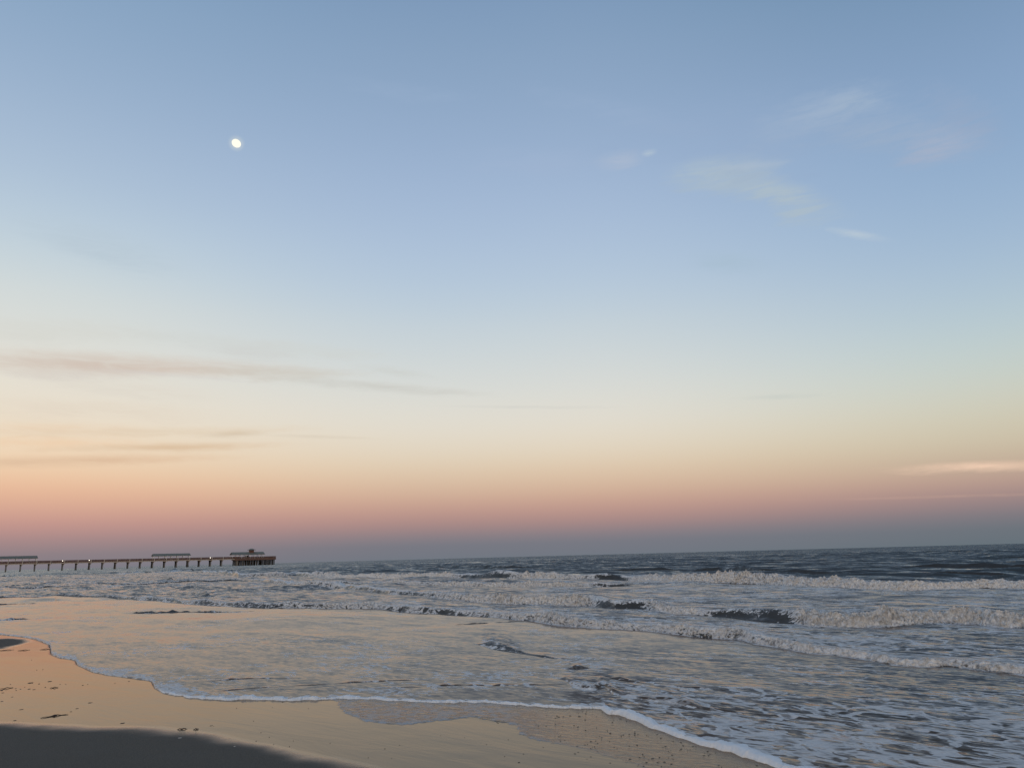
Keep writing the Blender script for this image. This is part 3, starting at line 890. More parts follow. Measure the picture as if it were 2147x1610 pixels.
# ------------------------------------------------------------------ foam bead along the swash edge (one mass of froth)
mt_foam, s = new_mat('sea_foam')
geo = s.n('ShaderNodeTexCoord').outputs['Object']
p = s.n('ShaderNodeBsdfPrincipled')
s.put(p.inputs['Base Color'], s.mix(s.noise(geo, 30, 5, 0.7), (0.62, 0.64, 0.66, 1), (0.82, 0.83, 0.84, 1)))
p.inputs['Roughness'].default_value = 0.6
p.inputs['Subsurface Weight'].default_value = 0.15
p.inputs['Subsurface Radius'].default_value = (0.02, 0.02, 0.02)
bump = s.n('ShaderNodeBump'); bump.inputs['Strength'].default_value = 0.7; bump.inputs['Distance'].default_value = 0.01
s.l(s.noise(geo, 90, 4, 0.7), bump.inputs['Height']); s.l(bump.outputs[0], p.inputs['Normal'])
out = s.n('ShaderNodeOutputMaterial'); s.l(p.outputs[0], out.inputs[0])

fa = np.radians(np.linspace(-24, 60, 4200))
fr_ = np.interp(fa, azs, rs)
fs = fa * fr_
wd = np.interp(fa, np.radians([-24, -21, -18, -12, -6, 0, 5, 5.6, 7, 12, 20, 60]), [.04, .09, .11, .10, .075, .06, .06, .11, .12, .13, .14, .14])
hg = np.interp(fa, np.radians([-24, -21, -18, -12, -6, 0, 5, 5.6, 7, 12, 20, 60]), [.008, .02, .026, .022, .020, .018, .022, .045, .040, .036, .036, .034])
lump = np.clip(0.95 + 0.75 * fbm(fs / 0.34, fs * 0, oct=4, gain=.62, seed=61), 0.22, 2.2)
wd = wd * lump; hg = hg * np.clip(lump, 0.4, 1.3) * (1 + 0.45 * fbm(fs / 0.25, fs * 0 + 3, oct=3, seed=62))
prof = np.linspace(0, math.pi, 15)
slope = np.gradient(fr_, fa) / fr_
slope = np.convolve(np.pad(slope, 60, mode='edge'), np.ones(121) / 121, mode='valid')
slope = np.clip(slope, -2.5, 2.5)
cn_ = 1 / np.sqrt(1 + slope ** 2)
tang = np.stack([fr_ * np.cos(fa) + slope * fr_ * np.sin(fa), -fr_ * np.sin(fa) + slope * fr_ * np.cos(fa)], -1)
tang /= np.linalg.norm(tang, axis=1)[:, None]
nrm = np.stack([-tang[:, 1], tang[:, 0]], -1)
cxy = np.stack([fr_ * np.sin(fa), fr_ * np.cos(fa)], -1) + nrm * (0.022 * fbm(fs / 0.22, fs * 0 + 7, oct=4, gain=.6, seed=64))[:, None]
offn = -np.cos(prof)[None, :] * wd[:, None] * 0.5 + wd[:, None] * 0.35
Pxy = cxy[:, None, :] + nrm[:, None, :] * offn[..., None]
Pz = -0.006 + hg[:, None] * np.sin(prof)[None, :] ** 0.8 + 0.012 * (offn > 0)
nn = fbm(Pxy[..., 0] / 0.05, Pxy[..., 1] / 0.05, Pz / 0.05, oct=3, gain=.6, seed=66)
k = np.sin(prof)[None, :]
Pz = Pz + k * 0.16 * hg[:, None] * nn
Pxy = Pxy + nrm[:, None, :] * (0.10 * wd[:, None] * nn * k)[..., None]
me = grid_mesh('foam_line', np.concatenate([Pxy, Pz[..., None]], -1))
fo = mesh_obj('foam_line', me, mt_foam)
props(fo, 'white bead of sea foam along the edge of the swash', 'sea foam', kind='stuff')

# PIER-BEGIN
# ------------------------------------------------------------------ mesh helpers for built things
def bx(bm, x0, x1, y0, y1, z0, z1):
    vs = [bm.verts.new((x, y, z)) for x in (x0, x1) for y in (y0, y1) for z in (z0, z1)]
    for f in ((0, 1, 3, 2), (4, 6, 7, 5), (0, 4, 5, 1), (2, 3, 7, 6), (0, 2, 6, 4), (1, 5, 7, 3)):
        bm.faces.new([vs[i] for i in f])


def tube(bm, pts, radii, n=8, jit=0.0):
    rings = []
    for k, (p, r) in enumerate(zip(pts, radii)):
        p = Vector(p)
        a = Vector(pts[min(k + 1, len(pts) - 1)]) - Vector(pts[max(k - 1, 0)])
        q = a.normalized().to_track_quat('Z', 'Y')
        rings.append([bm.verts.new(p + q @ Vector((math.cos(t) * r, math.sin(t) * r, 0)) * (1 + random.uniform(-jit, jit)))
                      for t in [2 * math.pi * i / n for i in range(n)]])
    for a, b in zip(rings, rings[1:]):
        for i in range(n):
            bm.faces.new((a[i], a[(i + 1) % n], b[(i + 1) % n], b[i]))
    bm.faces.new(rings[0][::-1]); bm.faces.new(rings[-1])


def done(bm, name, mat, parent=None, smooth=False):
    bmesh.ops.recalc_face_normals(bm, faces=bm.faces)
    me = bpy.data.meshes.new(name)
    for f in bm.faces: f.smooth = smooth
    bm.to_mesh(me); bm.free()
    return mesh_obj(name, me, mat, parent)


def simple(name, c1, c2, scale=2.0, rough=0.8, stretch=(1, 1, 1), emit=0.0):
    m, s = new_mat(name)
    g = s.n('ShaderNodeTexCoord').outputs['Object']
    p = s.n('ShaderNodeBsdfPrincipled')
    nz = s.noise(s.mapping(g, stretch), scale, 4, 0.65)
    cc = s.mix(s.rng(nz, 0.3, 0.7), c1 + (1,), c2 + (1,))
    s.put(p.inputs['Base Color'], cc)
    p.inputs['Roughness'].default_value = rough
    if emit:
        s.put(p.inputs['Emission Color'], cc)
        p.inputs['Emission Strength'].default_value = emit
    o = s.n('ShaderNodeOutputMaterial'); s.l(p.outputs[0], o.inputs[0])
    return m


# ------------------------------------------------------------------ fishing pier, about 750 m away
BX = [11.6, 42.5, 72.6, 101.6, 130.4, 158.4, 186.3, 213.6, 240.7, 267.2, 293.3, 319, 344, 368.6, 392.7, 417, 440.5, 463.2, 485.5]
us = []
for x in BX:
    d = ray(x, 1180.0 - (x - 500) * 0.027)
    us.append(d[0] / d[1])
us = np.array(us); ii = np.arange(len(us))
A_ = np.stack([np.ones_like(us), ii, -us * ii], 1)
PX, PDX, PDY = np.linalg.lstsq(A_, us * 700.0, rcond=None)[0]
BAY = math.hypot(PDX, PDY)
PTH = math.atan2(PDY, PDX)
print('pier', PX, PDX, PDY, BAY)
PO = Vector((PX, 700.0, 0))


def pw(x, y, z=0.0):
    return Vector((PX + x * math.cos(PTH) - y * math.sin(PTH), 700.0 + x * math.sin(PTH) + y * math.cos(PTH), z))


def empty(name, x, y, z=0.0, rz=None):
    o = bpy.data.objects.new(name, None)
    C.objects.link(o)
    o.location = pw(x, y, z)
    o.rotation_euler = (0, 0, PTH if rz is None else rz)
    o.empty_display_size = 1
    return o


m_conc = simple('weathered_concrete', (0.40, 0.34, 0.28), (0.50, 0.43, 0.36), 0.6)
m_brown = simple('stained_timber', (0.10, 0.055, 0.040), (0.17, 0.095, 0.070), 1.5, stretch=(0.3, 1, 1))
m_rail = simple('red_brown_railing', (0.11, 0.052, 0.037), (0.17, 0.085, 0.060), 1.5)
m_pile = simple('pile_timber', (0.018, 0.018, 0.018), (0.055, 0.05, 0.045), 0.7, stretch=(1, 1, 0.3))
m_pale = simple('pale_pile', (0.12, 0.11, 0.10), (0.20, 0.18, 0.16), 0.7, stretch=(1, 1, 0.3))
m_cap = simple('pile_cap_timber', (0.03, 0.022, 0.018), (0.10, 0.055, 0.035), 1.0)
m_roof = simple('grey_green_roof', (0.13, 0.14, 0.122), (0.17, 0.175, 0.155), 0.8, stretch=(3, 1, 1))
m_dark = simple('dark_gable', (0.02, 0.02, 0.02), (0.035, 0.03, 0.03), 1.0)  # near-black tone of the gables and the kiosk
m_post = simple('white_post', (0.66, 0.64, 0.62), (0.78, 0.76, 0.73), 1.0)
m_lamp = simple('lamp_glow', (1.0, 0.93, 0.75), (1.0, 0.96, 0.82), 1.0, emit=3.0)
m_metal = simple('lamp_metal', (0.05, 0.05, 0.05), (0.08, 0.08, 0.08), 1.0, 0.5)

HW = 3.6          # half width of the walkway
ZU, ZD, ZR = 6.3, 7.9, 9.15
X0_, X1_ = -3.2 * BAY, 18.6 * BAY
pier = empty('fishing_pier', 0, 0)
props(pier, 'long timber fishing pier on piles standing in the sea at left', 'pier')
bm = bmesh.new(); bx(bm, X0_, X1_, -HW, HW, ZD - 0.35, ZD); done(bm, 'deck', m_brown, pier)
for y in (-HW + 0.25, HW - 0.25):
    bm = bmesh.new(); bx(bm, X0_, X1_, y - 0.25, y + 0.25, ZU, ZD - 0.36); done(bm, 'girder', m_conc, pier)
bm = bmesh.new(); bx(bm, X0_, X1_, -HW - 0.12, -HW, ZD - 0.75, ZD + 0.05); bx(bm, X0_, X1_, HW, HW + 0.12, ZD - 0.75, ZD + 0.05)
done(bm, 'fascia_board', m_brown, pier)


def railing(bm, xa, ya, xb, yb, z, h, step=1.5):
    L = math.hypot(xb - xa, yb - ya); n = max(1, int(L / step))
    ux, uy = (xb - xa) / L, (yb - ya) / L
    for k in range(n + 1):
        x, y = xa + ux * L * k / n, ya + uy * L * k / n
        bx(bm, x - 0.07, x + 0.07, y - 0.07, y + 0.07, z, z + h)
    for q in (0.14, 0.30, 0.46, 0.62, 0.78):
        zz = z + h * q
        tube(bm, [(xa, ya, zz), (xb, yb, zz)], [0.055, 0.055], 4)
    tube(bm, [(xa, ya, z + h), (xb, yb, z + h)], [0.13, 0.13], 4)


for y in (-HW, HW):
    bm = bmesh.new(); railing(bm, X0_, y, X1_, y, ZD, ZR - ZD); done(bm, 'railing', m_rail, pier)


def make_bent(x, npile=4, first=True):
    bm = bmesh.new(); bx(bm, x - 0.55, x + 0.55, -HW - 0.1, HW + 0.1, ZU - 1.0, ZU - 0.004)
    cap = done(bm, 'pile_cap', m_cap, pier)
    for k in range(npile):
        t = k / (npile - 1) * 2 - 1
        bm = bmesh.new()
        yt, yb = t * (HW - 0.5), t * (HW - 0.1)
        xo = random.uniform(-0.3, 0.3)
        tube(bm, [(x, yt, ZU - 1.02), (x + xo, yb, -3)], [0.42, 0.42], 8)
        done(bm, 'pile', m_pale if k == 0 else m_pile, cap, True)
    bm = bmesh.new(); bx(bm, x + 0.75, x + 1.35, -HW - 0.42, -HW - 0.14, ZU - 0.5, ZR + 0.1)
    tube(bm, [(x + 1.05, -HW - 0.3, ZU - 0.4), (x + 0.2, -HW + 0.4, ZU - 1.6)], [0.22, 0.22], 6)
    done(bm, 'outrigger', m_conc, cap)
    return cap


for i in range(-1, 18):
    make_bent(i * BAY, 3 if i % 2 else 4)

# ---- the wide head of the pier
HL0, HL1 = 18.0 * BAY + 2, 18.0 * BAY + 43.5
HY0, HY1 = -8.5, 8.0
HZ = 7.3
bm = bmesh.new(); bx(bm, HL0, HL1, HY0, HY1, HZ - 0.4, HZ); done(bm, 'head_deck', m_brown, pier)
bm = bmesh.new()
bx(bm, HL0 - 0.1, HL1 + 0.1, HY0 - 0.15, HY0, HZ - 1.9, HZ + 0.1); bx(bm, HL0 - 0.1, HL1 + 0.1, HY1, HY1 + 0.15, HZ - 1.9, HZ + 0.1)
bx(bm, HL0 - 0.1, HL0 + 0.05, HY0, HY1, HZ - 1.9, HZ + 0.1); bx(bm, HL1 - 0.05, HL1 + 0.1, HY0, HY1, HZ - 1.9, HZ + 0.1)
done(bm, 'head_fascia', m_brown, pier)
bm = bmesh.new()
for a in ((HL0, HY0, HL1, HY0), (HL0, HY1, HL1, HY1), (HL1, HY0, HL1, HY1), (HL0, HY0, HL0, -HW), (HL0, HW, HL0, HY1)):
    railing(bm, *a, HZ, 1.6, 0.8)
done(bm, 'head_railing', m_rail, pier)
for i in range(8):
    x = HL0 + 1.5 + i * (HL1 - HL0 - 3) / 7
    bm = bmesh.new(); bx(bm, x - 0.5, x + 0.5, HY0 + 0.3, HY1 - 0.3, HZ - 1.35, HZ - 0.42)
    cap = done(bm, 'pile_cap', m_cap, pier)
    for k in range(5):
        y = HY0 + 0.8 + k * (HY1 - HY0 - 1.6) / 4
        bm = bmesh.new()
        tube(bm, [(x, y, HZ - 1.36), (x + random.uniform(-.5, .5), y + random.uniform(-.5, .5), -3)], [0.55, 0.55], 8)
        done(bm, 'pile', m_pale if random.random() < 0.2 else m_pile, cap, True)


def gable_shelter(name, label, x0, x1, hw, zd, ze, zr, nb, over=0.6, y0=0.0):
    e = empty(name, (x0 + x1) / 2, y0, zd)
    props(e, label, 'shelter')
    L = (x1 - x0) / 2
    a, b = -L, L
    bm = bmesh.new()
    th = 0.22
    H1, H2 = ze - zd, zr - zd
    for zz in (0,):
        top = [(a, -hw - over, H1), (b, -hw - over, H1), (b - 0.8, 0, H2), (a + 0.8, 0, H2), (a, hw + over, H1), (b, hw + over, H1)]
        vt = [bm.verts.new(p) for p in top]
        vb = [bm.verts.new((p[0], p[1], p[2] - th)) for p in top]
        for q in ((0, 1, 2, 3), (3, 2, 5, 4)):
            bm.faces.new([vt[i] for i in q]); bm.faces.new([vb[i] for i in reversed(q)])
        loop = [0, 1, 2, 5, 4, 3]
        for i in range(6):
            p, q = loop[i], loop[(i + 1) % 6]
            bm.faces.new((vt[p], vb[p], vb[q], vt[q]))
    done(bm, 'roof', m_roof, e)
    for sx in (a + 0.9, b - 0.9):
        bm = bmesh.new()
        pts = [(-hw, H1 - th - 0.05), (hw, H1 - th - 0.05), (0, H2 - th - 0.55)]
        f1 = [bm.verts.new((sx - 0.05, y, z)) for y, z in pts]; f2 = [bm.verts.new((sx + 0.05, y, z)) for y, z in pts]
        bm.faces.new(f1); bm.faces.new(f2[::-1])
        for i in range(3): bm.faces.new((f1[i], f2[i], f2[(i + 1) % 3], f1[(i + 1) % 3]))
        done(bm, 'gable', m_dark, e)
    bm = bmesh.new()
    for y in (-hw, hw): bx(bm, a + 0.6, b - 0.6, y - 0.12, y + 0.12, H1 - th - 0.25, H1 - th - 0.04)
    done(bm, 'eave_beam', m_post, e)
    for k in range(nb):
        x = a + 1.3 + k * (b - a - 2.6) / (nb - 1)
        for y in (-hw, hw):
            bm = bmesh.new(); bx(bm, x - 0.22, x + 0.22, y - 0.22, y + 0.22, 0, H1 - th - 0.26)
            done(bm, 'post', m_post, e)
    return e


def xon(px, y=0.0):
    """distance along the pier whose ground point lies at picture column px"""
    best = min(np.linspace(-60, 260, 6401), key=lambda t: abs(proj(pw(t, y, 8))[0] - px))
    return float(best)


def bench(x, y):
    e = empty('bench', x, y, ZD)
    props(e, 'small dark bench under a pier shelter roof', 'bench', 'benches under the pier shelters')
    bm = bmesh.new(); bx(bm, -0.9, 0.9, -0.25, 0.25, 0.40, 0.47); done(bm, 'seat', m_brown, e)
    bm = bmesh.new(); bx(bm, -0.9, 0.9, 0.22, 0.28, 0.55, 0.9); done(bm, 'backrest', m_brown, e)
    for sx in (-0.75, 0.75):
        bm = bmesh.new(); bx(bm, sx - 0.05, sx + 0.05, -0.22, 0.22, 0, 0.395); bx(bm, sx - 0.05, sx + 0.05, 0.29, 0.34, 0, 0.9); done(bm, 'leg', m_rail, e)


s1a, s1b = xon(-45), xon(78.5)
s2a, s2b = xon(317.5), xon(398.5)
gable_shelter('picnic_shelter', 'open gabled shelter on the pier cut off by the left edge', s1a, s1b, 2.6, ZD, 11.7, 13.9, 9)
gable_shelter('picnic_shelter', 'long open gabled shelter halfway along the pier', s2a, s2b, 2.6, ZD, 11.6, 13.7, 7)
s3a, s3b = xon(483), xon(553)
pav = gable_shelter('pier_pavilion', 'gabled pavilion with a small square cupola at the seaward end of the pier', s3a, s3b, 3.4, HZ, 11.4, 13.9, 8, 0.9)
pav['category'] = 'pavilion'
xc = xon(526.5) - (s3a + s3b) / 2
bm = bmesh.new(); bx(bm, xc - 2.1, xc + 2.1, -1.9, 1.9, 5.2, 8.6); done(bm, 'cupola', simple('cupola_wall', (0.11, 0.05, 0.038), (0.15, 0.075, 0.055), 1), pav)
bm = bmesh.new()
rings = []
for zz, w_ in ((8.5, 3.6), (8.72, 3.6), (9.25, 2.3), (9.75, 1.5), (10.1, 0.5)):
    rings.append([bm.verts.new((xc + sx * w_ * 1.05, sy * w_ * 0.95, zz)) for sx, sy in ((-1, -1), (1, -1), (1, 1), (-1, 1))])
for a, b in zip(rings, rings[1:]):
    for i in range(4): bm.faces.new((a[i], a[(i + 1) % 4], b[(i + 1) % 4], b[i]))
bm.faces.new(rings[0][::-1]); bm.faces.new(rings[-1])
done(bm, 'cupola_roof', m_roof, pav)
xk = xon(517.5) - (s3a + s3b) / 2
bm = bmesh.new(); bx(bm, xk - 1.3, xk + 1.3, -1.6, 1.6, 0, 3.0); done(bm, 'kiosk', m_dark, pav)


# ---- lamps on the rail, lit
for px, which in ((130, 'lit lamp on the pier rail, nearest to the left shelter'), (185.6, 'lit lamp on the pier rail between two shelters, second from the left edge'),
                  (438.8, 'lit lamp on the pier rail just left of the pavilion')):
    e = empty('pier_lamp', xon(px), -HW - 0.3, ZD - 0.2)
    props(e, which, 'lamp', 'lit lamps along the pier rail')
    bm = bmesh.new(); tube(bm, [(0, 0, -0.4), (0, 0, 0.75)], [0.07, 0.06], 8); done(bm, 'post', m_metal, e)
    bm = bmesh.new(); bmesh.ops.create_icosphere(bm, subdivisions=2, radius=0.33, matrix=Matrix.Translation((0, 0, 1.08))); done(bm, 'lantern', m_lamp, e, True)
    bm = bmesh.new(); tube(bm, [(0, 0, 1.48), (0, 0, 1.6)], [0.40, 0.08], 8); done(bm, 'cap', m_metal, e)


# ---- people at the rail: one continuous skinned body per pose
def person_mesh(lean, arms):
    me = bpy.data.meshes.new('person')
    V = [((0, 0, 0.93), .13), ((0, 0, 1.15), .12), ((0, lean * .5, 1.36), .15), ((0, lean * .8, 1.47), .06), ((0, lean, 1.56), .085), ((0, lean, 1.68), .085),
         ((-.1, 0, .88), .10), ((-.11, .02, .48), .065), ((-.12, 0, .08), .05), ((-.12, -.13, .04), .035),
         ((.1, 0, .88), .10), ((.11, .02, .48), .065), ((.12, 0, .08), .05), ((.12, -.13, .04), .035)]
    Eg = [(0, 1), (1, 2), (2, 3), (3, 4), (4, 5), (0, 6), (6, 7), (7, 8), (8, 9), (0, 10), (10, 11), (11, 12), (12, 13)]
    for sx in (-1, 1):
        b = len(V)
        if arms == 'rail': pts = [(sx * .19, lean * .6, 1.38), (sx * .24, lean - .12, 1.14), (sx * .14, lean - .36, 1.18), (sx * .12, lean - .45, 1.20)]
        else: pts = [(sx * .19, lean * .6, 1.38), (sx * .25, 0.02, 1.10), (sx * .26, -.06, .86), (sx * .26, -.09, .78)]
        for p, r in zip(pts, (.055, .045, .035, .03)): V.append((p, r))
        Eg += [(2, b), (b, b + 1), (b + 1, b + 2), (b + 2, b + 3)]
    me.from_pydata([v[0] for v in V], Eg, [])
    o = bpy.data.objects.new('tmp', me); C.objects.link(o)
    sk = o.modifiers.new('s', 'SKIN')
    for i, v in enumerate(me.skin_vertices[0].data): v.radius = (V[i][1], V[i][1])
    me.skin_vertices[0].data[0].use_root = True
    sub = o.modifiers.new('u', 'SUBSURF'); sub.levels = 1; sub.render_levels = 1
    dg = bpy.context.evaluated_depsgraph_get()
    m2 = bpy.data.meshes.new_from_object(o.evaluated_get(dg))
    bpy.data.objects.remove(o)
    for p in m2.polygons: p.use_smooth = True
    m2.materials.clear()
    return m2


def person_mat(name, shirt, trousers):
    m, s = new_mat(name)
    g = s.n('ShaderNodeTexCoord').outputs['Object']
    sp = s.n('ShaderNodeSeparateXYZ'); s.l(g, sp.inputs[0])
    c = s.mix(s.m('GREATER_THAN', sp.outputs[2], 0.93), trousers + (1,), shirt + (1,))
    c = s.mix(s.m('GREATER_THAN', sp.outputs[2], 1.47), c, (0.30, 0.18, 0.13, 1))
    c = s.mix(s.m('GREATER_THAN', sp.outputs[2], 1.66), c, (0.03, 0.02, 0.015, 1))
    p = s.n('ShaderNodeBsdfPrincipled'); s.put(p.inputs['Base Color'], c); p.inputs['Roughness'].default_value = 0.9
    o = s.n('ShaderNodeOutputMaterial'); s.l(p.outputs[0], o.inputs[0])
    return m


pm = [person_mat('dark_clothes', (0.03, 0.03, 0.035), (0.02, 0.02, 0.025)), person_mat('brown_clothes', (0.10, 0.05, 0.035), (0.03, 0.03, 0.04)),
      person_mat('grey_clothes', (0.12, 0.12, 0.13), (0.03, 0.03, 0.03))]
pmesh = []
for a in ('rail', 'down'):
    for mi in range(3):
        m2 = person_mesh(-0.10 if a == 'rail' else 0.0, a)
        m2.materials.append(pm[mi]); pmesh.append(m2)
WALK = [106, 173, 200, 214, 228, 244, 255, 259.5, 267.5, 293, 302, 311, 415, 453, 459.5]
HEADP = [536, 541, 546, 560, 566, 571, 575]
for k, px in enumerate(WALK + HEADP + [342]):
    head = px in HEADP
    y = HY0 + 0.55 if head else (-HW + 0.5)
    o = bpy.data.objects.new('person', pmesh[(k * 5 + 1) % 6]); C.objects.link(o)
    o.location = pw(xon(px, y), y, (HZ if head else ZD) + 0.0)
    o.rotation_euler = (0, 0, PTH + random.uniform(-.5, .5) + (0 if k % 3 else math.pi))
    sc_ = random.uniform(0.94, 1.06); o.scale = (sc_, sc_, sc_)
    if head:
        props(o, 'tiny distant person at the railing of the wide end of the pier', 'person', 'people on the end of the pier')
    elif px == 342:
        props(o, 'tiny dark figure under the roof of the middle shelter', 'person')
    elif px < 300 and px > 190:
        props(o, 'tiny distant person at the pier rail between the second lamp and the middle shelter', 'person', 'people on the walkway left of the middle shelter')
    elif px == 106:
        props(o, 'tiny person on the walkway just right of the left shelter', 'person')
    elif px == 173:
        props(o, 'tiny person on the walkway between the two left lamps', 'person')
    elif px == 415:
        props(o, 'tiny person on the walkway just right of the middle shelter', 'person')
    elif px > 440:
        props(o, 'tiny person on the walkway right of the rightmost lamp', 'person', 'people by the right lamp')
    else:
        props(o, 'tiny person on the walkway beside the left end of the middle shelter', 'person', 'people by the middle shelter')

# ------------------------------------------------------------------ wrack and shells on the sand
m_twig = simple('wet_twig', (0.020, 0.013, 0.010), (0.05, 0.033, 0.024), 30, 0.6)
m_weed = simple('dark_seaweed', (0.015, 0.013, 0.010), (0.04, 0.030, 0.020), 40, 0.5)
m_shell = simple('pale_shell', (0.35, 0.33, 0.31), (0.50, 0.47, 0.44), 30, 0.5)
m_dshell = simple('dark_shell', (0.035, 0.025, 0.02), (0.09, 0.06, 0.045), 30, 0.5)


def chip_bm(bm, cx, cy, L, W_, H_, ang, zoff=0.0):
    n = 8
    ca_, sa_ = math.cos(ang), math.sin(ang)
    ring0, ring1 = [], []
    for i in range(n):
        t = 2 * math.pi * i / n
        r = random.uniform(0.75, 1.15)
        x, y = math.cos(t) * L / 2 * r, math.sin(t) * W_ / 2 * r
        ring0.append(bm.verts.new((cx + x * ca_ - y * sa_, cy + x * sa_ + y * ca_, zoff - 0.004)))
        x *= 0.7; y *= 0.7
        ring1.append(bm.verts.new((cx + x * ca_ - y * sa_, cy + x * sa_ + y * ca_, zoff + H_ * random.uniform(0.7, 1.1))))
    for i in range(n):
        bm.faces.new((ring0[i], ring0[(i + 1) % n], ring1[(i + 1) % n], ring1[i]))
    bm.faces.new(ring1)


def put(px, py, name, label, cat, kind_, Lpx, group=None):
    p = gp(px, py)
    L = Lpx / 1600 * math.hypot(p[0], p[1]) * (0.7 if kind_ == 'weed' else 0.9)
    bm = bmesh.new()
    if kind_ == 'twig':
        n = 9; pts = []; rad = []
        for i in range(n):
            t = i / (n - 1) * 2 - 1
            pts.append((t * L / 2, 0.05 * L * math.sin(3 * t + px), 0.003 + 0.006 * (1 - abs(t)) + 0.004 * math.sin(7 * t + px)))
            rad.append(0.0022 + 0.0035 * (1 - abs(t)) ** 0.7)
        tube(bm, pts, rad, 7, 0.2)
        if Lpx > 30:
            tube(bm, [(-0.025, -0.01, 0.004), (0.0, -0.005, 0.010), (0.025, -0.01, 0.006)], [0.006, 0.009, 0.004], 7, 0.3)
        mat = m_twig
    else:
        H_ = 0.003 + 0.04 * L
        chip_bm(bm, 0, 0, L, L * 0.40, H_, 0)
        if kind_ == 'weed':
            chip_bm(bm, L * 0.3, L * 0.12, L * 0.6, L * 0.3, H_ * 0.7, 0.4)
            chip_bm(bm, -L * 0.35, -L * 0.06, L * 0.5, L * 0.25, H_ * 0.6, -0.3)
        mat = {'weed': m_weed, 'shell': m_dshell, 'pale': m_shell}[kind_]
    o = done(bm, name, mat, None, True)
    o.location = (p[0], p[1], 0.0)
    o.rotation_euler = (0, 0, random.uniform(-0.25, 0.25) - math.atan2(p[0], p[1]))
    props(o, label, cat, group)
    return o


put(114, 1501, 'driftwood_twig', 'long thin forked twig lying on the wet sand near the dull dry patch', 'twig', 'twig', 46)
put(382, 1528.5, 'driftwood_twig', 'thin twig lying right along the edge of the dull grey sand', 'twig', 'twig', 20)
put(411, 1529, 'driftwood_twig', 'short twig just right of the one on the edge of the grey sand', 'twig', 'twig', 10)
put(13, 1443, 'driftwood_twig', 'thin twig on the wet sand at the left edge of the photo', 'twig', 'twig', 23)
put(113.5, 1441.7, 'driftwood_twig', 'short straight twig among the flecks on the left wet sand', 'twig', 'twig', 14)
put(189, 1473, 'seaweed_scrap', 'dark seaweed scrap on bare wet sand, farthest right of the row beside the long twig', 'seaweed', 'weed', 11)
put(161.5, 1485, 'seaweed_scrap', 'flat dark scrap, middle one of three between the long twig and the foam', 'seaweed', 'weed', 7)
put(148.7, 1491.6, 'seaweed_scrap', 'small dark lump just above the right tip of the long twig', 'seaweed', 'weed', 5)
put(44.6, 1487, 'seaweed_scrap', 'dark seaweed scrap left of the long twig', 'seaweed', 'weed', 10)
put(31, 1510, 'seaweed_scrap', 'brown seaweed scrap close to the dull grey sand at the left', 'seaweed', 'weed', 7)
put(257, 1515.6, 'seaweed_scrap', 'dark seaweed scrap right of the long twig, close above the grey sand', 'seaweed', 'weed', 11)
put(104, 1428, 'seaweed_scrap', 'dark seaweed scrap nearest to the foam on the left wet sand', 'seaweed', 'weed', 8)
put(64, 1431, 'seaweed_scrap', 'thin flat seaweed scrap at the top of the fleck cluster on the left', 'seaweed', 'weed', 11)
put(443, 1521, 'seaweed_scrap', 'dark seaweed scrap above the right end of the grey sand edge', 'seaweed', 'weed', 8)
put(592.5, 1471.5, 'seaweed_scrap', 'small dark scrap touching the foam line at the middle of the swash edge', 'seaweed', 'weed', 5)
put(1088, 1598, 'seaweed_scrap', 'dark scrap on the wet sand by the bottom edge of the photo', 'seaweed', 'weed', 6)
put(377.5, 1546.5, 'shell', 'pale broken shell lying on the dull grey sand, the larger of two', 'shell', 'pale', 9)
put(492, 1564, 'shell', 'small pale shell on the dull grey sand near its right edge', 'shell', 'pale', 5)
for px, py, L_ in ((12, 1363, 26), (50, 1363, 20), (95, 1361, 18)):
    put(px, py, 'seaweed_strand', 'thin dark strand of wrack beside the small dull sand patch', 'seaweed', 'twig', L_, 'wrack strands by the far sand patch')
FLK = [(95, 1440, 5), (60.6, 1444, 8), (71, 1445, 7), (43, 1444, 4), (26, 1460.6, 6), (4.5, 1470, 8), (270, 1428, 5), (184, 1433.7, 3), (173.6, 1436, 5), (138, 1433.7, 2.5),
       (3.5, 1447, 8), (6, 1452, 7), (22, 1434, 3), (33, 1443, 4), (34, 1447, 4), (82, 1433, 4), (66, 1383, 3), (90, 1403, 3), (77, 1404, 3), (241, 1432, 3), (126, 1434, 3), (52, 1440, 3),
       (531.6, 1511, 3.5), (496, 1484, 3.5), (607, 1564, 2.5), (564.5, 1545, 2.5), (537, 1553, 2.5), (646.5, 1485, 3), (571, 1483, 2.5), (547, 1535, 2.5), (574, 1559, 2), (615, 1552, 2),
       (807, 1569, 5), (772, 1587.7, 3), (924, 1542, 3), (974, 1546, 3), (1065.5, 1550, 3), (838, 1561.6, 2.5), (1098, 1580, 4), (821, 1589, 2), (1020, 1560, 3), (1058, 1585, 3), (692, 1557, 2.5), (448, 1522, 3)]
for px, py, L_ in FLK:
    put(px, py, 'shell_fragment', 'tiny dark shell fragment lying on the smooth wet sand', 'shell', 'shell', L_ * 0.8, 'tiny shell fragments on the wet sand')

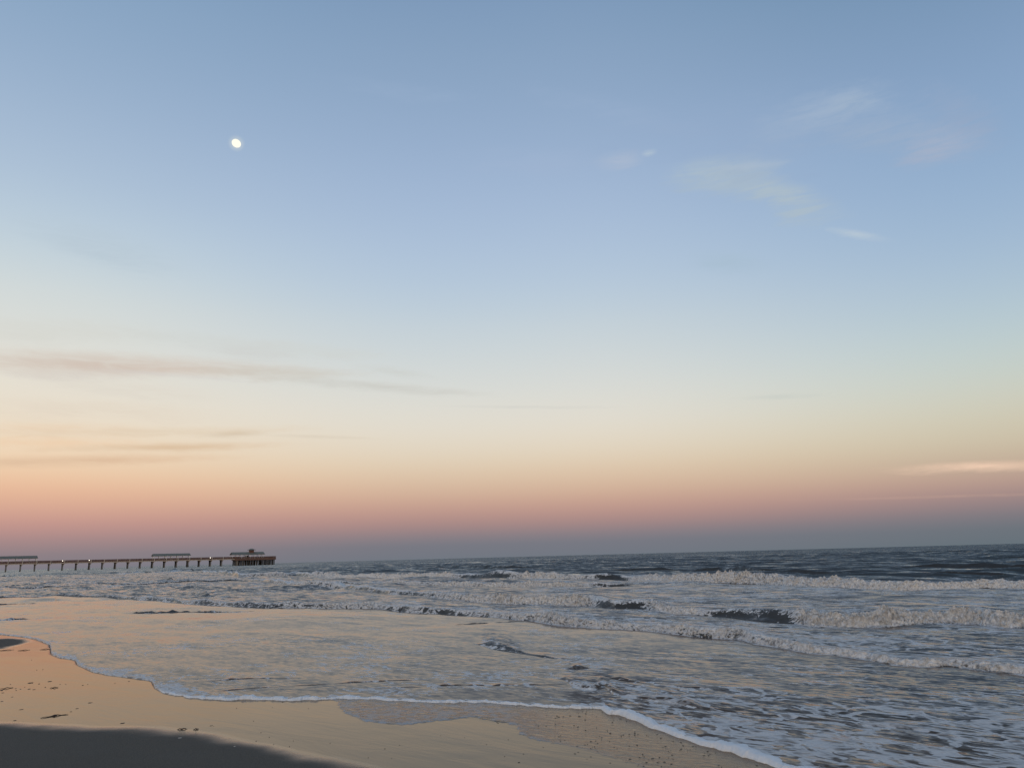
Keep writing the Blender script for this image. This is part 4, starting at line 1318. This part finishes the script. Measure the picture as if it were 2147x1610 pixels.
# dark chips added in place of the ripple pits of the draining film: nobody could count it
bm = bmesh.new()
cnt = 0
while cnt < 170:
    px = random.uniform(930, 1720); py = random.uniform(1490, 1640)
    p = gp(px, py)
    r_, a_ = math.hypot(p[0], p[1]), math.atan2(p[0], p[1])
    rS = float(np.interp(a_, azs, rs))
    rF = float(np.interp(a_, fl[:, 0], fl[:, 1]))
    if r_ > rS - 0.12 or r_ < rF - 0.5: continue
    pr = min(1, max(0.02, (r_ - rF + 0.5) / 0.8)) * min(1, (px - 900) / 350)
    if pn(p[0] * 3.1, p[1] * 3.1) < -0.15 or random.random() > pr: continue
    L_ = random.uniform(0.006, 0.026) * (1.4 if random.random() < .15 else 1)
    chip_bm(bm, p[0], p[1], L_, L_ * 0.32, random.uniform(0.0008, 0.0025), random.uniform(-0.5, 0.5) - 0.2, 0.002)
    cnt += 1
o = done(bm, 'pit_chips', simple('pit_chip', (0.05, 0.04, 0.03), (0.11, 0.09, 0.07), 30, 0.5), None, True)
props(o, 'dark chips standing in for ripple pits in the thin draining film of water', 'film pits', kind='stuff')

# DEBRIS-END

# ------------------------------------------------------------------ moon
mt, s = new_mat('moon')
e = s.n('ShaderNodeEmission')
geo = s.n('ShaderNodeTexCoord').outputs['Object']
s.put(e.inputs[0], s.mix(s.rng(s.noise(geo, 0.012, 3, 0.6), 0.35, 0.7), (1.0, 0.97, 0.80, 1), (1.0, 0.99, 0.88, 1)))
e.inputs[1].default_value = 1.05
out = s.n('ShaderNodeOutputMaterial'); s.l(e.outputs[0], out.inputs[0])
MD = 15000.0
bm = bmesh.new()
bmesh.ops.create_uvsphere(bm, u_segments=48, v_segments=24, radius=1.0)
for f in bm.faces: f.smooth = True
me = bpy.data.meshes.new('moon'); bm.to_mesh(me); bm.free()
mo = mesh_obj('moon', me, mt)
rad = 8.6 / 1640 * MD
mo.location = CP + MOON_DIR * MD
fwd = Vector(MOON_DIR)
ex = Vector(CR) * math.cos(R(-38)) + Vector(CU) * math.sin(R(-38))
ey = fwd.cross(ex).normalized()
rotm = Matrix((ex.normalized(), ey, fwd)).transposed()
mo.rotation_euler = rotm.to_euler()
mo.scale = (rad * 1.04, rad * 0.88, rad * 0.95)
props(mo, 'small pale yellow gibbous moon high in the blue sky', 'moon')
